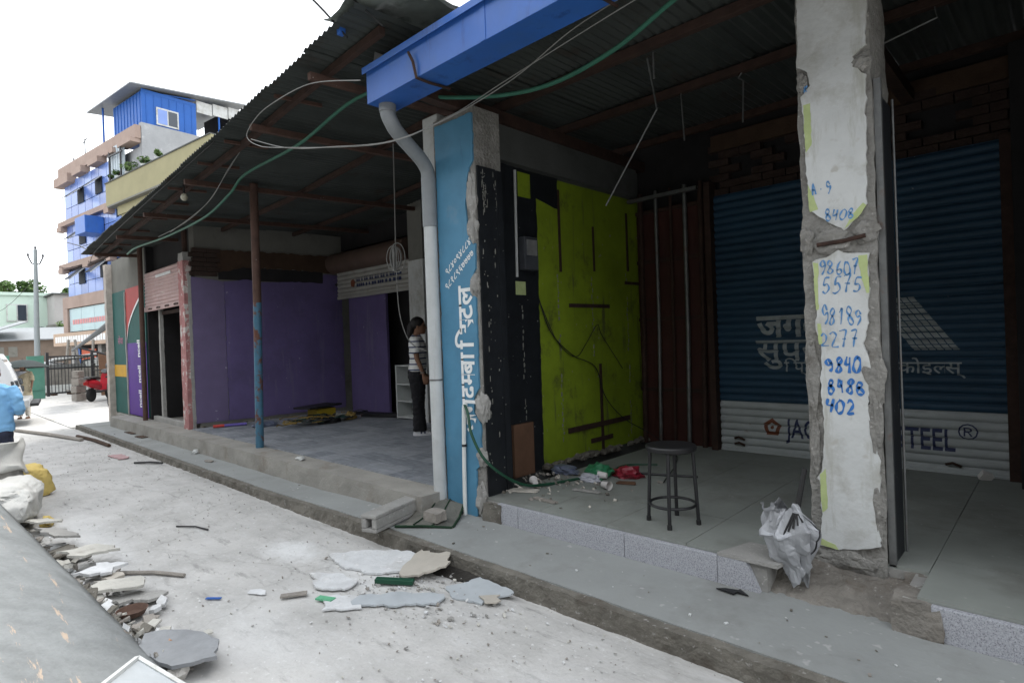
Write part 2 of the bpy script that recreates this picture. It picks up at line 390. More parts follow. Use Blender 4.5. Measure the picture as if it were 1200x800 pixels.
BAG_B = pm('blue_grey_plastic_film', (.12, .14, .20), .25, 9, .35, .2, 30, spec=.5)
CUP = pm('white_paper_cup', (.62, .60, .58), .1, 9, .7, 0)
CARD = pm('brown_cardboard', (.13, .072, .045), .2, 7, .9, .1, 40)
PAPER = pm('crumpled_paper', (.5, .47, .42), .15, 8, .9, .1, 40)
SHELF_W = pm('white_laminate', (.55, .57, .56), .08, 4, .6, .03, 30)
SKIN = pm('brown_skin', (.20, .105, .065), .1, 12, .55, .03, 60)
HAIR = pm('black_hair', (.012, .010, .010), .3, 30, .5, .3, 90)
DUST_W = pm('white_lime_dust', (.66, .67, .67), .10, 12, .95, .3, 50)
SLAB_W = pm('broken_white_tile', (.58, .59, .595), .16, 9, .85, .3, 40, stain=((.42, .41, .39), 3.5, .5, .2), fleck=((.70, .70, .70), 14, .6, .1))
SLAB_B = pm('broken_beige_tile', (.43, .40, .35), .12, 7, .8, .15, 40)
SLAB_G = pm('broken_blue_grey_tile', (.40, .43, .45), .12, 7, .75, .1, 40)
SACK_W = pm('white_woven_sack', (.50, .50, .48), .12, 6, .7, .3, 120, stain=((.42, .40, .36), 3, .56, .2))
SACK_G = pm('grey_woven_sack', (.34, .33, .31), .15, 6, .75, .3, 120)
SACK_Y = pm('yellow_woven_sack', (.55, .42, .14), .15, 6, .7, .2, 120)
SHEET = pm('weathered_grey_sheet', (.215, .228, .23), .22, 5, .95, .35, 34, streak=((.42, .34, .27), 2.4, .612, .03), aniso=(.7, 6, 6), stain=((.30, .315, .32), 1.5, .5, .3))
SLATE = pm('broken_grey_slate', (.24, .25, .26), .2, 7, .7, .2, 40)
CRUST = pm('broken_plaster_crust', (.47, .46, .42), .15, 7, .9, .4, 50, stain=((.3, .28, .25), 4, .54, .2))
TIN_B = pm('blue_tin_cladding', (.018, .10, .37), .10, 1.5, .5, .05, 20)

# ------------------------------------------------------------------ ground, road, walkway, platforms
GROUND = pm('dusty_ground', (.36, .345, .32), .15, .4, .95, .3, 8, stain=((.25, .24, .22), .3, .5, .25))
def road_material():
    m = pm('worn_cement_road', (.475, .468, .452), .15, 2.4, .9, .45, 22, stain=((.35, .345, .33), 1.3, .47, .24), fleck=((.60, .60, .59), 26, .62, .12))
    n = m.node_tree; b = n.nodes['Principled BSDF']; src = b.inputs['Base Color'].links[0].from_socket
    g = n.nodes.new('ShaderNodeNewGeometry')
    # long wheel-dragged dirt streaks, small dark litter specks and pale scuffs
    mpn = n.nodes.new('ShaderNodeMapping'); mpn.inputs['Scale'].default_value = (.8, 3.2, 1); mpn.inputs['Rotation'].default_value = (0, 0, R_(-14))
    n1 = n.nodes.new('ShaderNodeTexNoise'); n1.inputs['Scale'].default_value = 2.6; n1.inputs['Detail'].default_value = 9; n1.inputs['Roughness'].default_value = .72
    n.links.new(g.outputs['Position'], mpn.inputs['Vector']); n.links.new(mpn.outputs['Vector'], n1.inputs['Vector'])
    for th, wd, c in ((.56, .10, (.27, .265, .255)), (.36, -.10, (.55, .55, .545))):
        r = n.nodes.new('ShaderNodeValToRGB')
        if wd > 0: r.color_ramp.elements[0].position = th; r.color_ramp.elements[1].position = th + wd
        else:
            r.color_ramp.elements[0].position = th + wd; r.color_ramp.elements[1].position = th + .1
            r.color_ramp.elements[0].color = (1, 1, 1, 1); r.color_ramp.elements[1].color = (0, 0, 0, 1)
        x = n.nodes.new('ShaderNodeMixRGB'); x.inputs[2].default_value = c + (1,)
        ml = n.nodes.new('ShaderNodeMath'); ml.operation = 'MULTIPLY'; ml.inputs[1].default_value = .75
        n.links.new(n1.outputs['Fac'], r.inputs['Fac']); n.links.new(r.outputs['Color'], ml.inputs[0]); n.links.new(ml.outputs[0], x.inputs['Fac'])
        n.links.new(src, x.inputs[1]); src = x.outputs['Color']
    # spilled lime powder and plaster dust trodden into the road, each spill with its own ragged shape
    for (cx, cy, rx, ry), op in (((-4.45, 2.10, .42, .24), .9), ((-3.5, 2.2, .65, .32), .5), ((-3.3, 1.35, .9, .30), .3), ((-6.2, 1.1, 1.8, .30), .4), ((-1.7, 2.0, .4, .2), .2)):
        m3 = n.nodes.new('ShaderNodeMapping'); m3.vector_type = 'TEXTURE'; m3.inputs['Location'].default_value = (cx, cy, 0); m3.inputs['Scale'].default_value = (rx, ry, 1)
        n.links.new(g.outputs['Position'], m3.inputs['Vector'])
        ln = n.nodes.new('ShaderNodeVectorMath'); ln.operation = 'LENGTH'; n.links.new(m3.outputs['Vector'], ln.inputs[0])
        n4 = n.nodes.new('ShaderNodeTexNoise'); n4.inputs['Scale'].default_value = 7; n4.inputs['Detail'].default_value = 9; n4.inputs['Roughness'].default_value = .75
        n.links.new(g.outputs['Position'], n4.inputs['Vector'])
        a4 = n.nodes.new('ShaderNodeMath'); a4.operation = 'MULTIPLY_ADD'; a4.inputs[1].default_value = 1.7; n.links.new(n4.outputs['Fac'], a4.inputs[0]); n.links.new(ln.outputs['Value'], a4.inputs[2])
        r4 = ramp(n, 1.0, 1.0); r4.color_ramp.elements[0].position = .62; r4.color_ramp.elements[0].color = (op, op, op, 1); r4.color_ramp.elements[1].color = (0, 0, 0, 1)
        h4 = n.nodes.new('ShaderNodeMath'); h4.operation = 'MULTIPLY'; h4.inputs[1].default_value = .55; n.links.new(a4.outputs[0], h4.inputs[0]); n.links.new(h4.outputs[0], r4.inputs['Fac'])
        x4 = n.nodes.new('ShaderNodeMixRGB'); x4.inputs[2].default_value = (.66, .665, .66, 1); n.links.new(r4.outputs['Color'], x4.inputs['Fac']); n.links.new(src, x4.inputs[1]); src = x4.outputs['Color']
    vo = n.nodes.new('ShaderNodeTexVoronoi'); vo.feature = 'DISTANCE_TO_EDGE'; vo.inputs['Scale'].default_value = .55
    nd = n.nodes.new('ShaderNodeTexNoise'); nd.inputs['Scale'].default_value = 3; nd.inputs['Detail'].default_value = 6
    ad = n.nodes.new('ShaderNodeVectorMath'); ad.operation = 'MULTIPLY_ADD'; ad.inputs[1].default_value = (.5, .5, .5)
    n.links.new(g.outputs['Position'], nd.inputs['Vector']); n.links.new(nd.outputs['Color'], ad.inputs[0]); n.links.new(g.outputs['Position'], ad.inputs[2])
    n.links.new(ad.outputs[0], vo.inputs['Vector'])
    r = ramp(n, .0, .012); r.color_ramp.elements[0].color = (.22, .22, .22, 1); r.color_ramp.elements[1].color = (0, 0, 0, 1)
    n.links.new(vo.outputs['Distance'], r.inputs['Fac'])
    x = n.nodes.new('ShaderNodeMixRGB'); x.inputs[2].default_value = (.2, .19, .17, 1)
    n.links.new(r.outputs['Color'], x.inputs['Fac']); n.links.new(src, x.inputs[1]); n.links.new(x.outputs['Color'], b.inputs['Base Color'])
    return m
ROAD = road_material()
MB().grid(lambda u, v: (-700 + 1400 * u, -700 + 1400 * v, -.035), 8, 8).build('ground', GROUND, kind='structure')
def road_pt(u, v):
    x = -34 + 42 * u; y = -7 + 9.72 * v
    z = .004 * noise.noise(Vector((x * 1.1, y * 1.1, 0))) + .003 * noise.noise(Vector((x * 5, y * 5, 3)))
    if y > 2.6: z = -.03
    return (x, y, z)
MB().grid(road_pt, 420, 98).build('road', ROAD, smooth=True, kind='structure')
MB().box(-34, -15.95, 2.6, 14, -.2, -.004).build('yard_paving', ROAD, kind='structure')

wk = MB().rough(-15.8, 3.2, 2.72, 3.44, -.05, .10, .06, .006, 5, top=.35)
def sink(x):
    t = min(1, max(0, (-4.4 - x) / 2.2)); return .036 * t * t * (3 - 2 * t)
def sunk(mb):
    mb.v = [(x, y, z - sink(x)) if z > 0 else (x, y, z) for x, y, z in mb.v]
sunk(wk)
walk = wk.build('walkway', WALK, kind='structure', smooth=True)
kb = MB().rough(-15.8, 3.2, 2.655, 2.735, -.05, .093, .035, .017, 7, seed=3, top=.5)
sunk(kb); kb.build('kerb', CONC_D, walk)

plat = MB().box(-3.56, -1.27, 3.37, 7.0, 0, .262); plat.box(-1.269, -.62, 3.73, 7.0, 0, .262); plat.box(-.619, 3.2, 3.37, 7.0, 0, .262)
plat = plat.build('shop_platform', CONC, kind='structure')
tb = MB().box(-.298, .298, -.298, .298, 0, .02).mesh('floor_tile'); tb.materials.append(FLOOR_N)
for i in range(11):
    for j in range(6):
        cx, cy = -3.26 + .6 * i, 3.668 + .6 * j
        if cy > 6.7 or cx > 3: continue
        if j == 0 and -1.6 < cx < -.7:                    # broken away round the foot of the pillar
            bx = (-1.758, -1.275, 3.37, 3.966) if cx < -1.2 else (-1.158, -.562, 3.735, 3.966)
            MB().box(bx[0], bx[1], bx[2], bx[3], .260, .2805).build('floor_tile', FLOOR_N, plat); continue
        o = link('floor_tile', tb, plat, loc=(cx, cy, .260 + random.uniform(0, .0012)))
# granite facing slabs of the step, the last one cut on a slant
for a, b in ((-3.40, -3.18), (-3.176, -2.20), (-2.196, -1.55), (-.50, .3), (.304, 1.3), (1.304, 2.5)):
    MB().box(a, b, 3.335, 3.37, .098, .262 + .0).build('granite_slab', GRAN, plat, bevel=.004)
MB().ext([(-1.546, 3.335, .098), (-1.30, 3.335, .098), (-1.375, 3.335, .262), (-1.546, 3.335, .262)], (0, .035, 0)).build('granite_slab', GRAN, plat)
MB().ext([(-1.546, 3.335, .264), (-1.375, 3.335, .264), (-1.20, 3.335, .264), (-1.15, 3.62, .264), (-1.46, 3.62, .264)], (0, 0, .02)).build('mortar_patch', CONC, plat)
def mound(u, v):
    x = -1.36 + .96 * u; y = 3.30 + .46 * v
    e = min(u, 1 - u) * 2; t = min(1, v * 1.15); t = t * t * (3 - 2 * t)
    z = .085 + (.115 + .05 * (1 - e)) * t + .022 * noise.noise(Vector((x * 6, y * 6, 1))) + .014 * noise.noise(Vector((x * 17, y * 17, 5))) + .008 * noise.noise(Vector((x * 40, y * 40, 2)))
    return (x, y + .03 * noise.noise(Vector((x * 5, 0, 9))), z)
MB().grid(mound, 60, 36).build('mortar_patch', CONC_M, plat, smooth=True)
MB().rough(-.66, -.46, 3.325, 3.74, .07, .258, .035, .018, 7, seed=15).build('mortar_patch', CONC_M, plat, smooth=True)
MB().rough(-3.56, -3.36, 3.32, 3.42, .08, .25, .03, .02, 8, seed=8).build('mortar_patch', CONC_D, plat, smooth=True)

plat2 = MB().rough(-14.7, -4.06, 3.06, 3.42, -.02, .27, .06, .012, 4, seed=11, top=.4)
plat2.box(-15.5, -4.06, 3.36, 8.4, 0, .262)
plat2 = plat2.build('shop_platform', pm('worn_step_cement', (.29, .28, .255), .2, 3, .9, .35, 45, stain=((.19, .16, .13), 2.4, .53, .2)), kind='structure')
pt = []
for k in range(3):
    me = MB().box(-.1485, .1485, -.1485, .1485, 0, .018).mesh('paving_tile'); me.materials.append(TILE[k]); pt.append(me)
for i in range(22):
    for j in range(9):
        link('paving_tile', random.choice(pt), plat2, loc=(-10.53 + .3 * i, 3.52 + .3 * j, .2625 + random.uniform(0, .003)))

# ------------------------------------------------------------------ the steel trader's shop (nearest)
shop = empty('steel_shop', (-2.2, 3.4, .1), 'half demolished shop with blue gutter, lime green wall, white pillar and blue shutter', 'shop')
# end pillar with the blue painted sign
pil = MB().box(-4.08, -3.56, 3.37, 3.68, .08, 3.56).build('end_pillar', PIL_CON, shop)
edge = [(-4.045, .10), (-3.66, .10), (-3.66, .50), (-3.585, .56), (-3.585, .9), (-3.66, .98), (-3.655, 1.12), (-3.59, 1.20), (-3.585, 1.95), (-3.64, 2.0), (-3.63, 2.12), (-3.575, 2.2), (-3.57, 2.40),
        (-3.66, 2.5), (-3.67, 2.75), (-3.62, 3.05), (-3.562, 3.1), (-3.562, 3.5), (-4.045, 3.5)]
MB().ext([(x, 3.353, z) for x, z in ragged(edge, .03, .006, 2)], (0, .016, 0)).build('sign_panel', BLUE_SIGN, pil)
for i, (x, z, rx, rz) in enumerate([(-3.56, 1.03, .075, .12), (-3.60, 2.06, .05, .10), (-3.60, 2.52, .055, .13), (-3.585, .60, .05, .08), (-3.60, 2.78, .05, .2), (-3.61, .25, .06, .15)]):
    MB().blob((x, 3.372, z), (rx, .045, rz), 3, .45, 9, seed=i * 3.1).build('mortar_lump', CONC, pil, smooth=False)
up = (-1, 0, 0); rt = (0, 0, 1)
# 'Jagadamba Steel' painted bottom-to-top
place_text(['ज', 'ग', 'द', ('म', .17), 'ब', 'ा'], (-3.635, 3.350, .82), rt, up, .255, WHITE_PAINT, parent=pil, width=.67, bold=.024)
place_text(['ि', ('स', .18), 'ट', 'ल'], (-3.635, 3.350, 1.53), rt, up, .255, WHITE_PAINT, parent=pil, width=.53, bold=.024)
dg = Vector((.36, 0, .27)).normalized(); du = Vector((-.45, 0, 1)).normalized()
place_text(list('९८४०९४८८४१'), (-3.945, 3.350, 2.17), dg, du, .085, WHITE_PAINT, parent=pil, width=.46, bold=.012)
place_text(list('९८१८९६७७७७'), (-3.955, 3.350, 2.04), dg, du, .085, WHITE_PAINT, parent=pil, width=.46, bold=.012)
# side wall (faces +X)
sw = MB().box(-4.05, -3.86, 3.68, 6.45, .1, 3.62)
sw.box(-3.86, -3.79, 3.685, 6.3, 3.27, 3.66)
sw = sw.build('side_wall', PLASTER_D, shop)
X = -3.86
MB().box(X, X + .012, 4.44, 6.4, .30, 3.24).build('green_panel', GREEN, sw)
MB().ext([(X + .0, y, z) for y, z in ragged([(3.70, .28), (4.45, .28), (4.47, 3.0), (4.82, 2.93), (4.82, 3.25), (3.70, 3.26)], .06, .008, 4)], (.018, 0, 0)).build('black_panel', BLACK_BOARD, sw)
MB().box(-3.575, -3.545, 3.385, 3.60, .28, 3.06).build('black_board', BLACK_BOARD, pil)
MB().box(-3.553, -3.535, 3.60, 3.665, .27, 3.05).build('black_board', BLACK_BOARD, pil)
def onwall(n, m, y0, y1, z0, z1, d=.018): return MB().box(X + .004, X + d, y0, y1, z0, z1).build(n, m, sw)
onwall('metal_strip', RUST, 4.81, 4.838, 2.28, 3.14, .026); onwall('metal_strip', RUST, 5.415, 5.44, 2.32, 2.82, .026); onwall('metal_strip', RUST, 6.11, 6.14, 2.36, 3.06, .026)
onwall('metal_strip', RUST, 4.95, 5.70, 1.91, 1.95, .026); onwall('metal_strip', RUST, 4.86, 6.05, .575, .63, .028); onwall('metal_strip', RUST, 5.46, 5.50, .24, 1.28, .026)
onwall('metal_strip', RUST, 5.26, 5.68, .41, .46, .024); onwall('metal_strip', RUST, 6.05, 6.38, 2.2, 2.235, .028)
onwall('yellow_patch', GREEN_B, 4.12, 4.26, 2.02, 2.15, .024); onwall('yellow_patch', GREEN, 4.20, 4.38, 2.98, 3.22, .022)
for y, z0, z1, s in ((4.78, .5, 2.25, 1), (5.38, 1.3, 2.3, 2), (6.09, .4, 2.3, 3), (3.9, .4, 3.0, 5), (4.2, .8, 1.9, 6)):
    mb = MB(); z = z0
    while z < z1:
        h = random.uniform(.012, .06); w = random.uniform(.006, .018)
        if noise.noise(Vector((s, z * 5, 0))) > -.12:
            dy = random.uniform(-.012, .012)
            mb.ext([(X + .012 + (.007 if y < 4.4 else 0), y + dy + a * w, z + b * h) for a, b in ((-.5, 0), (.4, .1), (.6, .6), (.1, 1), (-.6, .8))], (.004, 0, 0))
        z += h * 1.3
    mb.build('glue_residue', RESID, sw, kind='stuff')
mb = MB()
for i in range(110):
    z = random.choice([random.uniform(2.7, 3.0), random.uniform(.4, 3)]); y = random.choice([3.44, 3.46, 3.58]) + random.uniform(-.015, .015) + .06 * noise.noise(Vector((z * 2, 0, 0)))
    h = random.choice([.008, .012, .02, .05]); w = random.uniform(.002, .009)
    mb.ext([(-3.5455, y + a * w, z + b * h) for a, b in ((-.5, 0), (.4, .1), (.6, .6), (.1, 1), (-.6, .8))], (.004, 0, 0))
mb.build('glue_residue', RESID, pil, kind='stuff')
mt = MB().box(X + .018, X + .10, 4.18, 4.38, 2.26, 2.58).build('electric_meter', pm('meter_grey', (.06, .065, .075), .2, 8, .35, .03), sw, bevel=.01)
MB().box(X + .10, X + .112, 4.21, 4.35, 2.40, 2.55).build('window', LSTEEL, mt)
MB().tube([(X + .035, 4.13, 2.19), (X + .035, 4.15, 3.22)], .014, 8).build('conduit', PVC, sw)
MB().box(X + .02, X + .05, 3.99, 4.27, .28, .78).build('cardboard_sheet', CARD, sw)
mb = MB()
for i in range(70):
    y = random.uniform(4.45, 6.4); r = random.uniform(.02, .06)
    mb.blob((X + .02 + random.uniform(0, .05), y, .285 + random.uniform(0, .03)), (r, r * 1.3, r * .7), 1, .4, seed=i)
mb.build('broken_plaster', CONC_D, sw, kind='stuff')
# back wall, lintel bricks and opening
bw = MB().box(-4.05, -2.86, 6.46, 6.6, .1, 3.895); bw.box(-2.86, -.36, 6.46, 6.6, 3.05, 3.895)
bw.box(-.36, 2.7, 6.43, 6.6, .1, 3.895); bw.box(-2.86, -.3, 6.7, 6.8, .1, 3.1)
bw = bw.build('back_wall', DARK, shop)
bm_ = MB().box(-.112, .112, -.05, .05, -.036, .036).mesh('brick'); bm_.materials.append(BRICK)
for r in range(7):
    for c in range(12):
        x = -2.78 + c * .235 + (r % 2) * .117; z = 3.14 + r * .082
        if x > -.3: continue
        if r in (2, 3, 4) and ((-2.62 < x < -2.4) or (-2.15 < x < -1.5) or (-1.0 < x < -.6)): continue
        if r > 4 and noise.noise(Vector((x * 3, z * 3, 1))) > .25: continue
        o = link('brick', bm_, bw, loc=(x, 6.42 + random.uniform(-.012, .012), z)); o.rotation_euler = (0, 0, random.uniform(-.03, .03))
MB().box(-2.86, -.30, 6.36, 6.455, 3.60, 3.78).build('lintel_beam', BRICK_D, bw, bevel=.006)
MB().box(-2.86, -.30, 6.37, 6.455, 3.035, 3.10).build('lintel_board', BRICK_D, bw, bevel=.004)
# jambs and side post
MB().box(-.37, -.29, 6.24, 6.40, .26, 3.12).build('shutter_guide', RUST, bw, bevel=.004)
MB().box(-2.90, -2.83, 6.22, 6.40, .26, 3.25).build('shutter_guide', RUST, bw, bevel=.004)
MB().box(-.285, -.16, 6.0, 6.395, .26, 3.75).build('post', DARK, bw, bevel=.01)
# rust-red sheet behind pipes in the corner
cp = MB().box(-3.84, -2.91, 6.36, 6.40, .27, 3.1).build('rusted_sheet_panel', RUST_RED, shop)
for x, m, r in ((-3.55, DSTEEL, .022), (-3.18, DSTEEL, .026), (-2.99, RUST, .03), (-3.76, RUST, .03), (-3.36, RUST, .018)):
    MB().tube([(x - .03, 6.31, .27), (x, 6.31, 1.6), (x + .01, 6.31, 3.3)], r, 8).build('pipe', m, cp)
for z in (.9, 1.75, 2.45, 3.05):
    MB().box(-3.84, -2.91, 6.335, 6.36, z, z + .04).build('cross_rail', RUST, cp)
MB().box(-3.84, -2.95, 6.15, 6.2, 3.18, 3.22).build('cross_rail', DSTEEL, cp)
# roller shutter
sh = MB().box(-2.84, -.36, 6.395, 6.42, .27, 3.12).build('roller_shutter', DARK, shop)
P_ = .0785; Z0 = .275; Y0 = 6.33; NS = 36
def prof(z):
    t = ((z - Z0) / P_) % 1.0
    return Y0 - .015 * max(0.0, math.sin(math.pi * min(1, t / .86))) ** .6 + (.008 if t > .86 else 0)
def slatmesh(mat):
    mb = MB(); ts = [0, .06, .2, .43, .66, .8, .86, .9, 1.0]
    vs = []; 
    for t in ts:
        y = prof(Z0 + t * P_ + 1e-6) - Y0 if t < 1 else .008
        for x in (-1.23, 1.23): vs.append((x, y, t * P_))
    mb.add(vs, [(2 * i, 2 * i + 1, 2 * i + 3, 2 * i + 2) for i in range(len(ts) - 1)])
    me = mb.mesh('slat'); me.materials.append(mat); me.polygons.foreach_set('use_smooth', [True] * len(me.polygons)); return me
SB, SW_ = slatmesh(SH_BLUE), slatmesh(SH_WHITE)
for i in range(NS):
    link('slat', SW_ if i < 7 else SB, sh, loc=(-1.6, Y0, Z0 + i * P_))
MB().box(-2.83, -.37, 6.30, 6.36, .262, .30).build('bottom_rail', SH_WHITE, sh, bevel=.004)
cuts = [Z0 + i * P_ + k * P_ for i in range(NS) for k in (0, .06, .2, .43, .66, .8, .86, .9)]
cf = (cuts, prof)
place_text(['ज', 'ग', 'द', ('म', .17), 'ब', 'ा'], (-2.39, 6.3, 1.52), (1, 0, 0), (0, 0, 1), .33, GREY_LETTER, parent=sh, width=1.06, bold=.03, conform=cf)
place_text(['स', 'ु', 'प', 'र'], (-2.41, 6.3, 1.27), (1, 0, 0), (0, 0, 1), .33, GREY_LETTER, parent=sh, width=.60, bold=.014, conform=cf)
place_text(['ि', 'प', '्', 'ि', 'म', 'य', 'म', ' ', 'ए', ('ण', .17), 'ड', ' ', 'को', 'इ', ('ल', .17), 'स्'], (-2.13, 6.3, 1.155), (1, 0, 0), (0, 0, 1), .155, GREY_LETTER, parent=sh, width=1.46, bold=.008, conform=cf)
place_text(list('JAGDAMBA STEEL'), (-2.13, 6.3, .475), (1, 0, 0), (0, 0, 1), .27, NAVY, parent=sh, width=1.40, bold=.012, conform=cf)
place_text(['®'], (-.71, 6.3, .585), (1, 0, 0), (0, 0, 1), .19, NAVY, parent=sh, conform=cf)
# five-sided emblem with an eye in it, and the slanted white lattice mark
def decal(polys, mat, name):
    bm = bmesh.new()
    for P in polys: bm.faces.new([bm.verts.new((x, 0, z)) for x, z in P])
    for z in cuts:
        bmesh.ops.bisect_plane(bm, geom=bm.verts[:] + bm.edges[:] + bm.faces[:], plane_co=(0, 0, z), plane_no=(0, 0, 1))
    for v in bm.verts: v.co.y = prof(v.co.z) - .0015
    me = bpy.data.meshes.new(name); bm.to_mesh(me); bm.free(); me.materials.append(mat); return link(name, me, sh)
pc = lambda r, k, n=5, a0=90: (-2.275 + r * math.cos(R_(a0 + 360 / n * k)), .565 + r * math.sin(R_(a0 + 360 / n * k)))
decal([[pc(.098, k), pc(.098, k + 1), pc(.052, k + 1), pc(.052, k)] for k in range(5)] + [[pc(.018, k, 10) for k in range(10)]], MAROON, 'emblem')
lat = []
for i in range(6):
    for j in range(9):
        u0, u1 = i / 6 + .012, (i + 1) / 6 - .016; v0, v1 = j / 9, (j + 1) / 9 - .016
        f = lambda u, v: (-1.34 + .34 * u + .30 * (1 - v) * 1.1, 1.36 + .49 * v)
        lat.append([f(u0, v0), f(u1, v0), f(u1, v1), f(u0, v1)])
decal(lat, GREY_LETTER, 'lattice_mark')
for x, z in ((-2.62, .36), (-.75, .36), (-2.62, .42)):
    MB().tube([(x - .05, 6.30, z), (x, 6.28, z + .02), (x + .06, 6.30, z - .01)], .012, 6).build('latch', RUST, sh)
# the chipped white pillar
pl = MB().rough(-1.125, -.745, 3.715, 4.08, .05, 3.80, .035, .012, 7, seed=21).build('pillar', PIL_CON, shop, smooth=True)
upq = [(-1.105, 3.78), (-.745, 3.78), (-.75, 3.36), (-.765, 3.14), (-.83, 3.09), (-.80, 3.0), (-.77, 2.97), (-.775, 2.7), (-.785, 2.27), (-.84, 2.20), (-.90, 2.14), (-.97, 2.19), (-1.07, 2.28), (-1.085, 2.5), (-1.09, 2.8), (-1.105, 2.95), (-1.05, 3.0), (-1.06, 3.08), (-1.115, 3.13)]
loq = [(-1.07, 1.985), (-1.0, 2.0), (-.93, 2.035), (-.88, 2.01), (-.785, 2.0), (-.785, 1.84), (-.80, 1.6), (-.82, 1.5), (-.79, 1.4), (-.81, 1.2), (-.80, 1.04), (-.755, .85), (-.765, .70), (-.78, .62), (-.77, .38), (-.86, .35), (-.93, .33), (-1.0, .32), (-1.09, .33), (-1.06, .5), (-1.075, .72), (-1.05, .8), (-1.035, 1.07), (-1.05, 1.2), (-1.035, 1.5), (-1.065, 1.6), (-1.05, 1.75)]
def patch(poly, y, th, mat, name, seed, grow=0, amp=.006):
    if grow:
        cx = sum(p[0] for p in poly) / len(poly); cz = sum(p[1] for p in poly) / len(poly)
        poly = [(p[0] + (grow if p[0] > cx else -grow) * (.4 + abs(noise.noise(Vector((p[0] * 9, p[1] * 2.3, seed))))* 3), p[1] + grow * .5 * (1 if p[1] > cz else -1)) for p in poly]
        poly = [(min(max(p[0], -1.122), -.748), p[1]) for p in poly]
    MB().ext([(x, y, z) for x, z in ragged(poly, .02, amp, seed)], (0, th, 0)).build(name, mat, pl)
for k, (q, s) in enumerate(((upq, 3), (loq, 9))):
    patch(q, 3.694, .02, PLAST_W, 'white_plaster', s)
for q, s in (([(-1.09, 2.9), (-1.055, 2.9), (-1.05, 2.66), (-1.085, 2.62)], 1), ([(-1.08, 2.43), (-1.05, 2.36), (-1.03, 2.28), (-1.075, 2.27)], 2), ([(-.90, 2.15), (-.83, 2.2), (-.785, 2.26), (-.80, 2.28), (-.87, 2.2)], 3),
             ([(-.835, 1.99), (-.79, 1.99), (-.787, 1.78), (-.80, 1.78), (-.825, 1.88)], 4), ([(-1.065, 1.98), (-1.04, 1.97), (-1.045, 1.7), (-1.06, 1.7)], 5), ([(-1.055, 1.62), (-1.035, 1.62), (-1.03, 1.5), (-1.05, 1.5)], 7),
             ([(-1.07, .74), (-1.035, .78), (-1.03, .55), (-1.06, .52)], 6), ([(-1.08, .37), (-1.0, .345), (-.98, .32), (-1.08, .33)], 8)):
    patch(q, 3.6925, .006, GREEN_B, 'yellow_green_paint', s, amp=.003)
for t, x0, z0, w, h in (('A.9', -1.065, 2.36, .11, .075), ('8408', -1.0, 2.205, .16, .055), ('98607', -1.035, 1.90, .205, .085), ('5575', -1.02, 1.795, .205, .085), ('98189', -1.035, 1.615, .22, .10), ('2277', -1.04, 1.49, .20, .085),
                        ('9840', -1.015, 1.34, .185, .08), ('8488', -1.015, 1.22, .19, .08), ('402', -1.02, 1.105, .15, .075), ('k', -1.085, 2.97, .03, .04)):
    hw = MB(); bold_ = t in ('9840', '8488', '402'); handwrite(hw, t, x0, z0, w, h, 3.6918, .0125 if bold_ else .0075); hw.build('handwriting', INK if bold_ else INK_L, pl)
MB().tube([(-1.04, 3.69, 2.075), (-.9, 3.685, 2.08), (-.79, 3.68, 2.095)], .012, 8).build('rebar_stub', RUST, pl)
for x, z, rx, rz, sd in ((-.80, 3.06, .06, .05, 1), (-1.095, 3.03, .03, .06, 2), (-.80, 2.12, .07, .06, 3), (-.78, 1.3, .05, .14, 4), (-.78, 1.0, .035, .2, 5), (-1.09, 1.3, .035, .2, 6), (-1.09, .9, .03, .15, 7), (-.78, .55, .03, .15, 8), (-1.1, 2.1, .035, .08, 9), (-.95, 2.085, .12, .07, 10), (-.95, .26, .16, .06, 11)):
    MB().blob((x, 3.71, z), (rx, .022, rz), 3, .5, 10, seed=sd * 2.3).build('mortar_lump', PIL_CON, pl)
MB().box(-.745, -.715, 3.80, 4.0, .27, 2.86).build('black_board', BLACK_BOARD, pl)
MB().box(-.742, -.708, 3.735, 3.765, .27, 2.95).build('angle_bar', DSTEEL, pl)
MB().tube([(-.705, 4.01, .27), (-.705, 4.01, 2.9)], .007, 6).build('conduit', DSTEEL, pl)
# right hand end, beyond the picture
MB().box(.22, .38, 3.9, 6.42, .1, 3.86).build('side_wall', PLASTER_D, shop)  # unseen wall, added close in to keep side light out of the bay
MB().rough(.14, .46, 3.72, 4.0, .1, 3.80, .06, .008, 6, seed=77).build('pillar', PIL_CON, shop, smooth=True)  # unseen pillar ending the added light-blocking wall
MB().box(2.7, 2.9, 3.4, 6.6, .1, 3.78).build('side_wall', PLASTER_D, shop)
# roof: corrugated sheets on purlins
RZ1 = lambda y: 3.80 + .028 * (y - 2.8)
def corr(x0, x1, y0, y1, zf, lift=0.0):
    n = int((x1 - x0) / .076 * 6)
    def fn(u, v):
        x = x0 + (x1 - x0) * u; y = y0 + (y1 - y0) * v
        return (x, y, zf(x, y) + lift + .010 * math.cos(2 * math.pi * x / .076))
    return MB().grid(fn, n, 3)
for i in range(9):
    for (a, b, l) in ((2.80, 4.95, 0), (4.85, 7.1, .014)):
        x0 = -4.25 + i * .8
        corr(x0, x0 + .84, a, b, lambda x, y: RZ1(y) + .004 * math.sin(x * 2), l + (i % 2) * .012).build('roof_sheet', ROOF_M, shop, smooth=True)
for y in (3.05, 4.0, 5.0, 6.2):
    MB().box(-4.2, 2.9, y - .03, y + .03, RZ1(y) - .085, RZ1(y) - .014).build('purlin', RUST, shop, bevel=.003)
for x in (-3.80, -1.0, 1.0):
    MB().box(x - .05, x + .05, 2.98, 6.45, 3.60, 3.71).build('rafter', RUST, shop, bevel=.003)
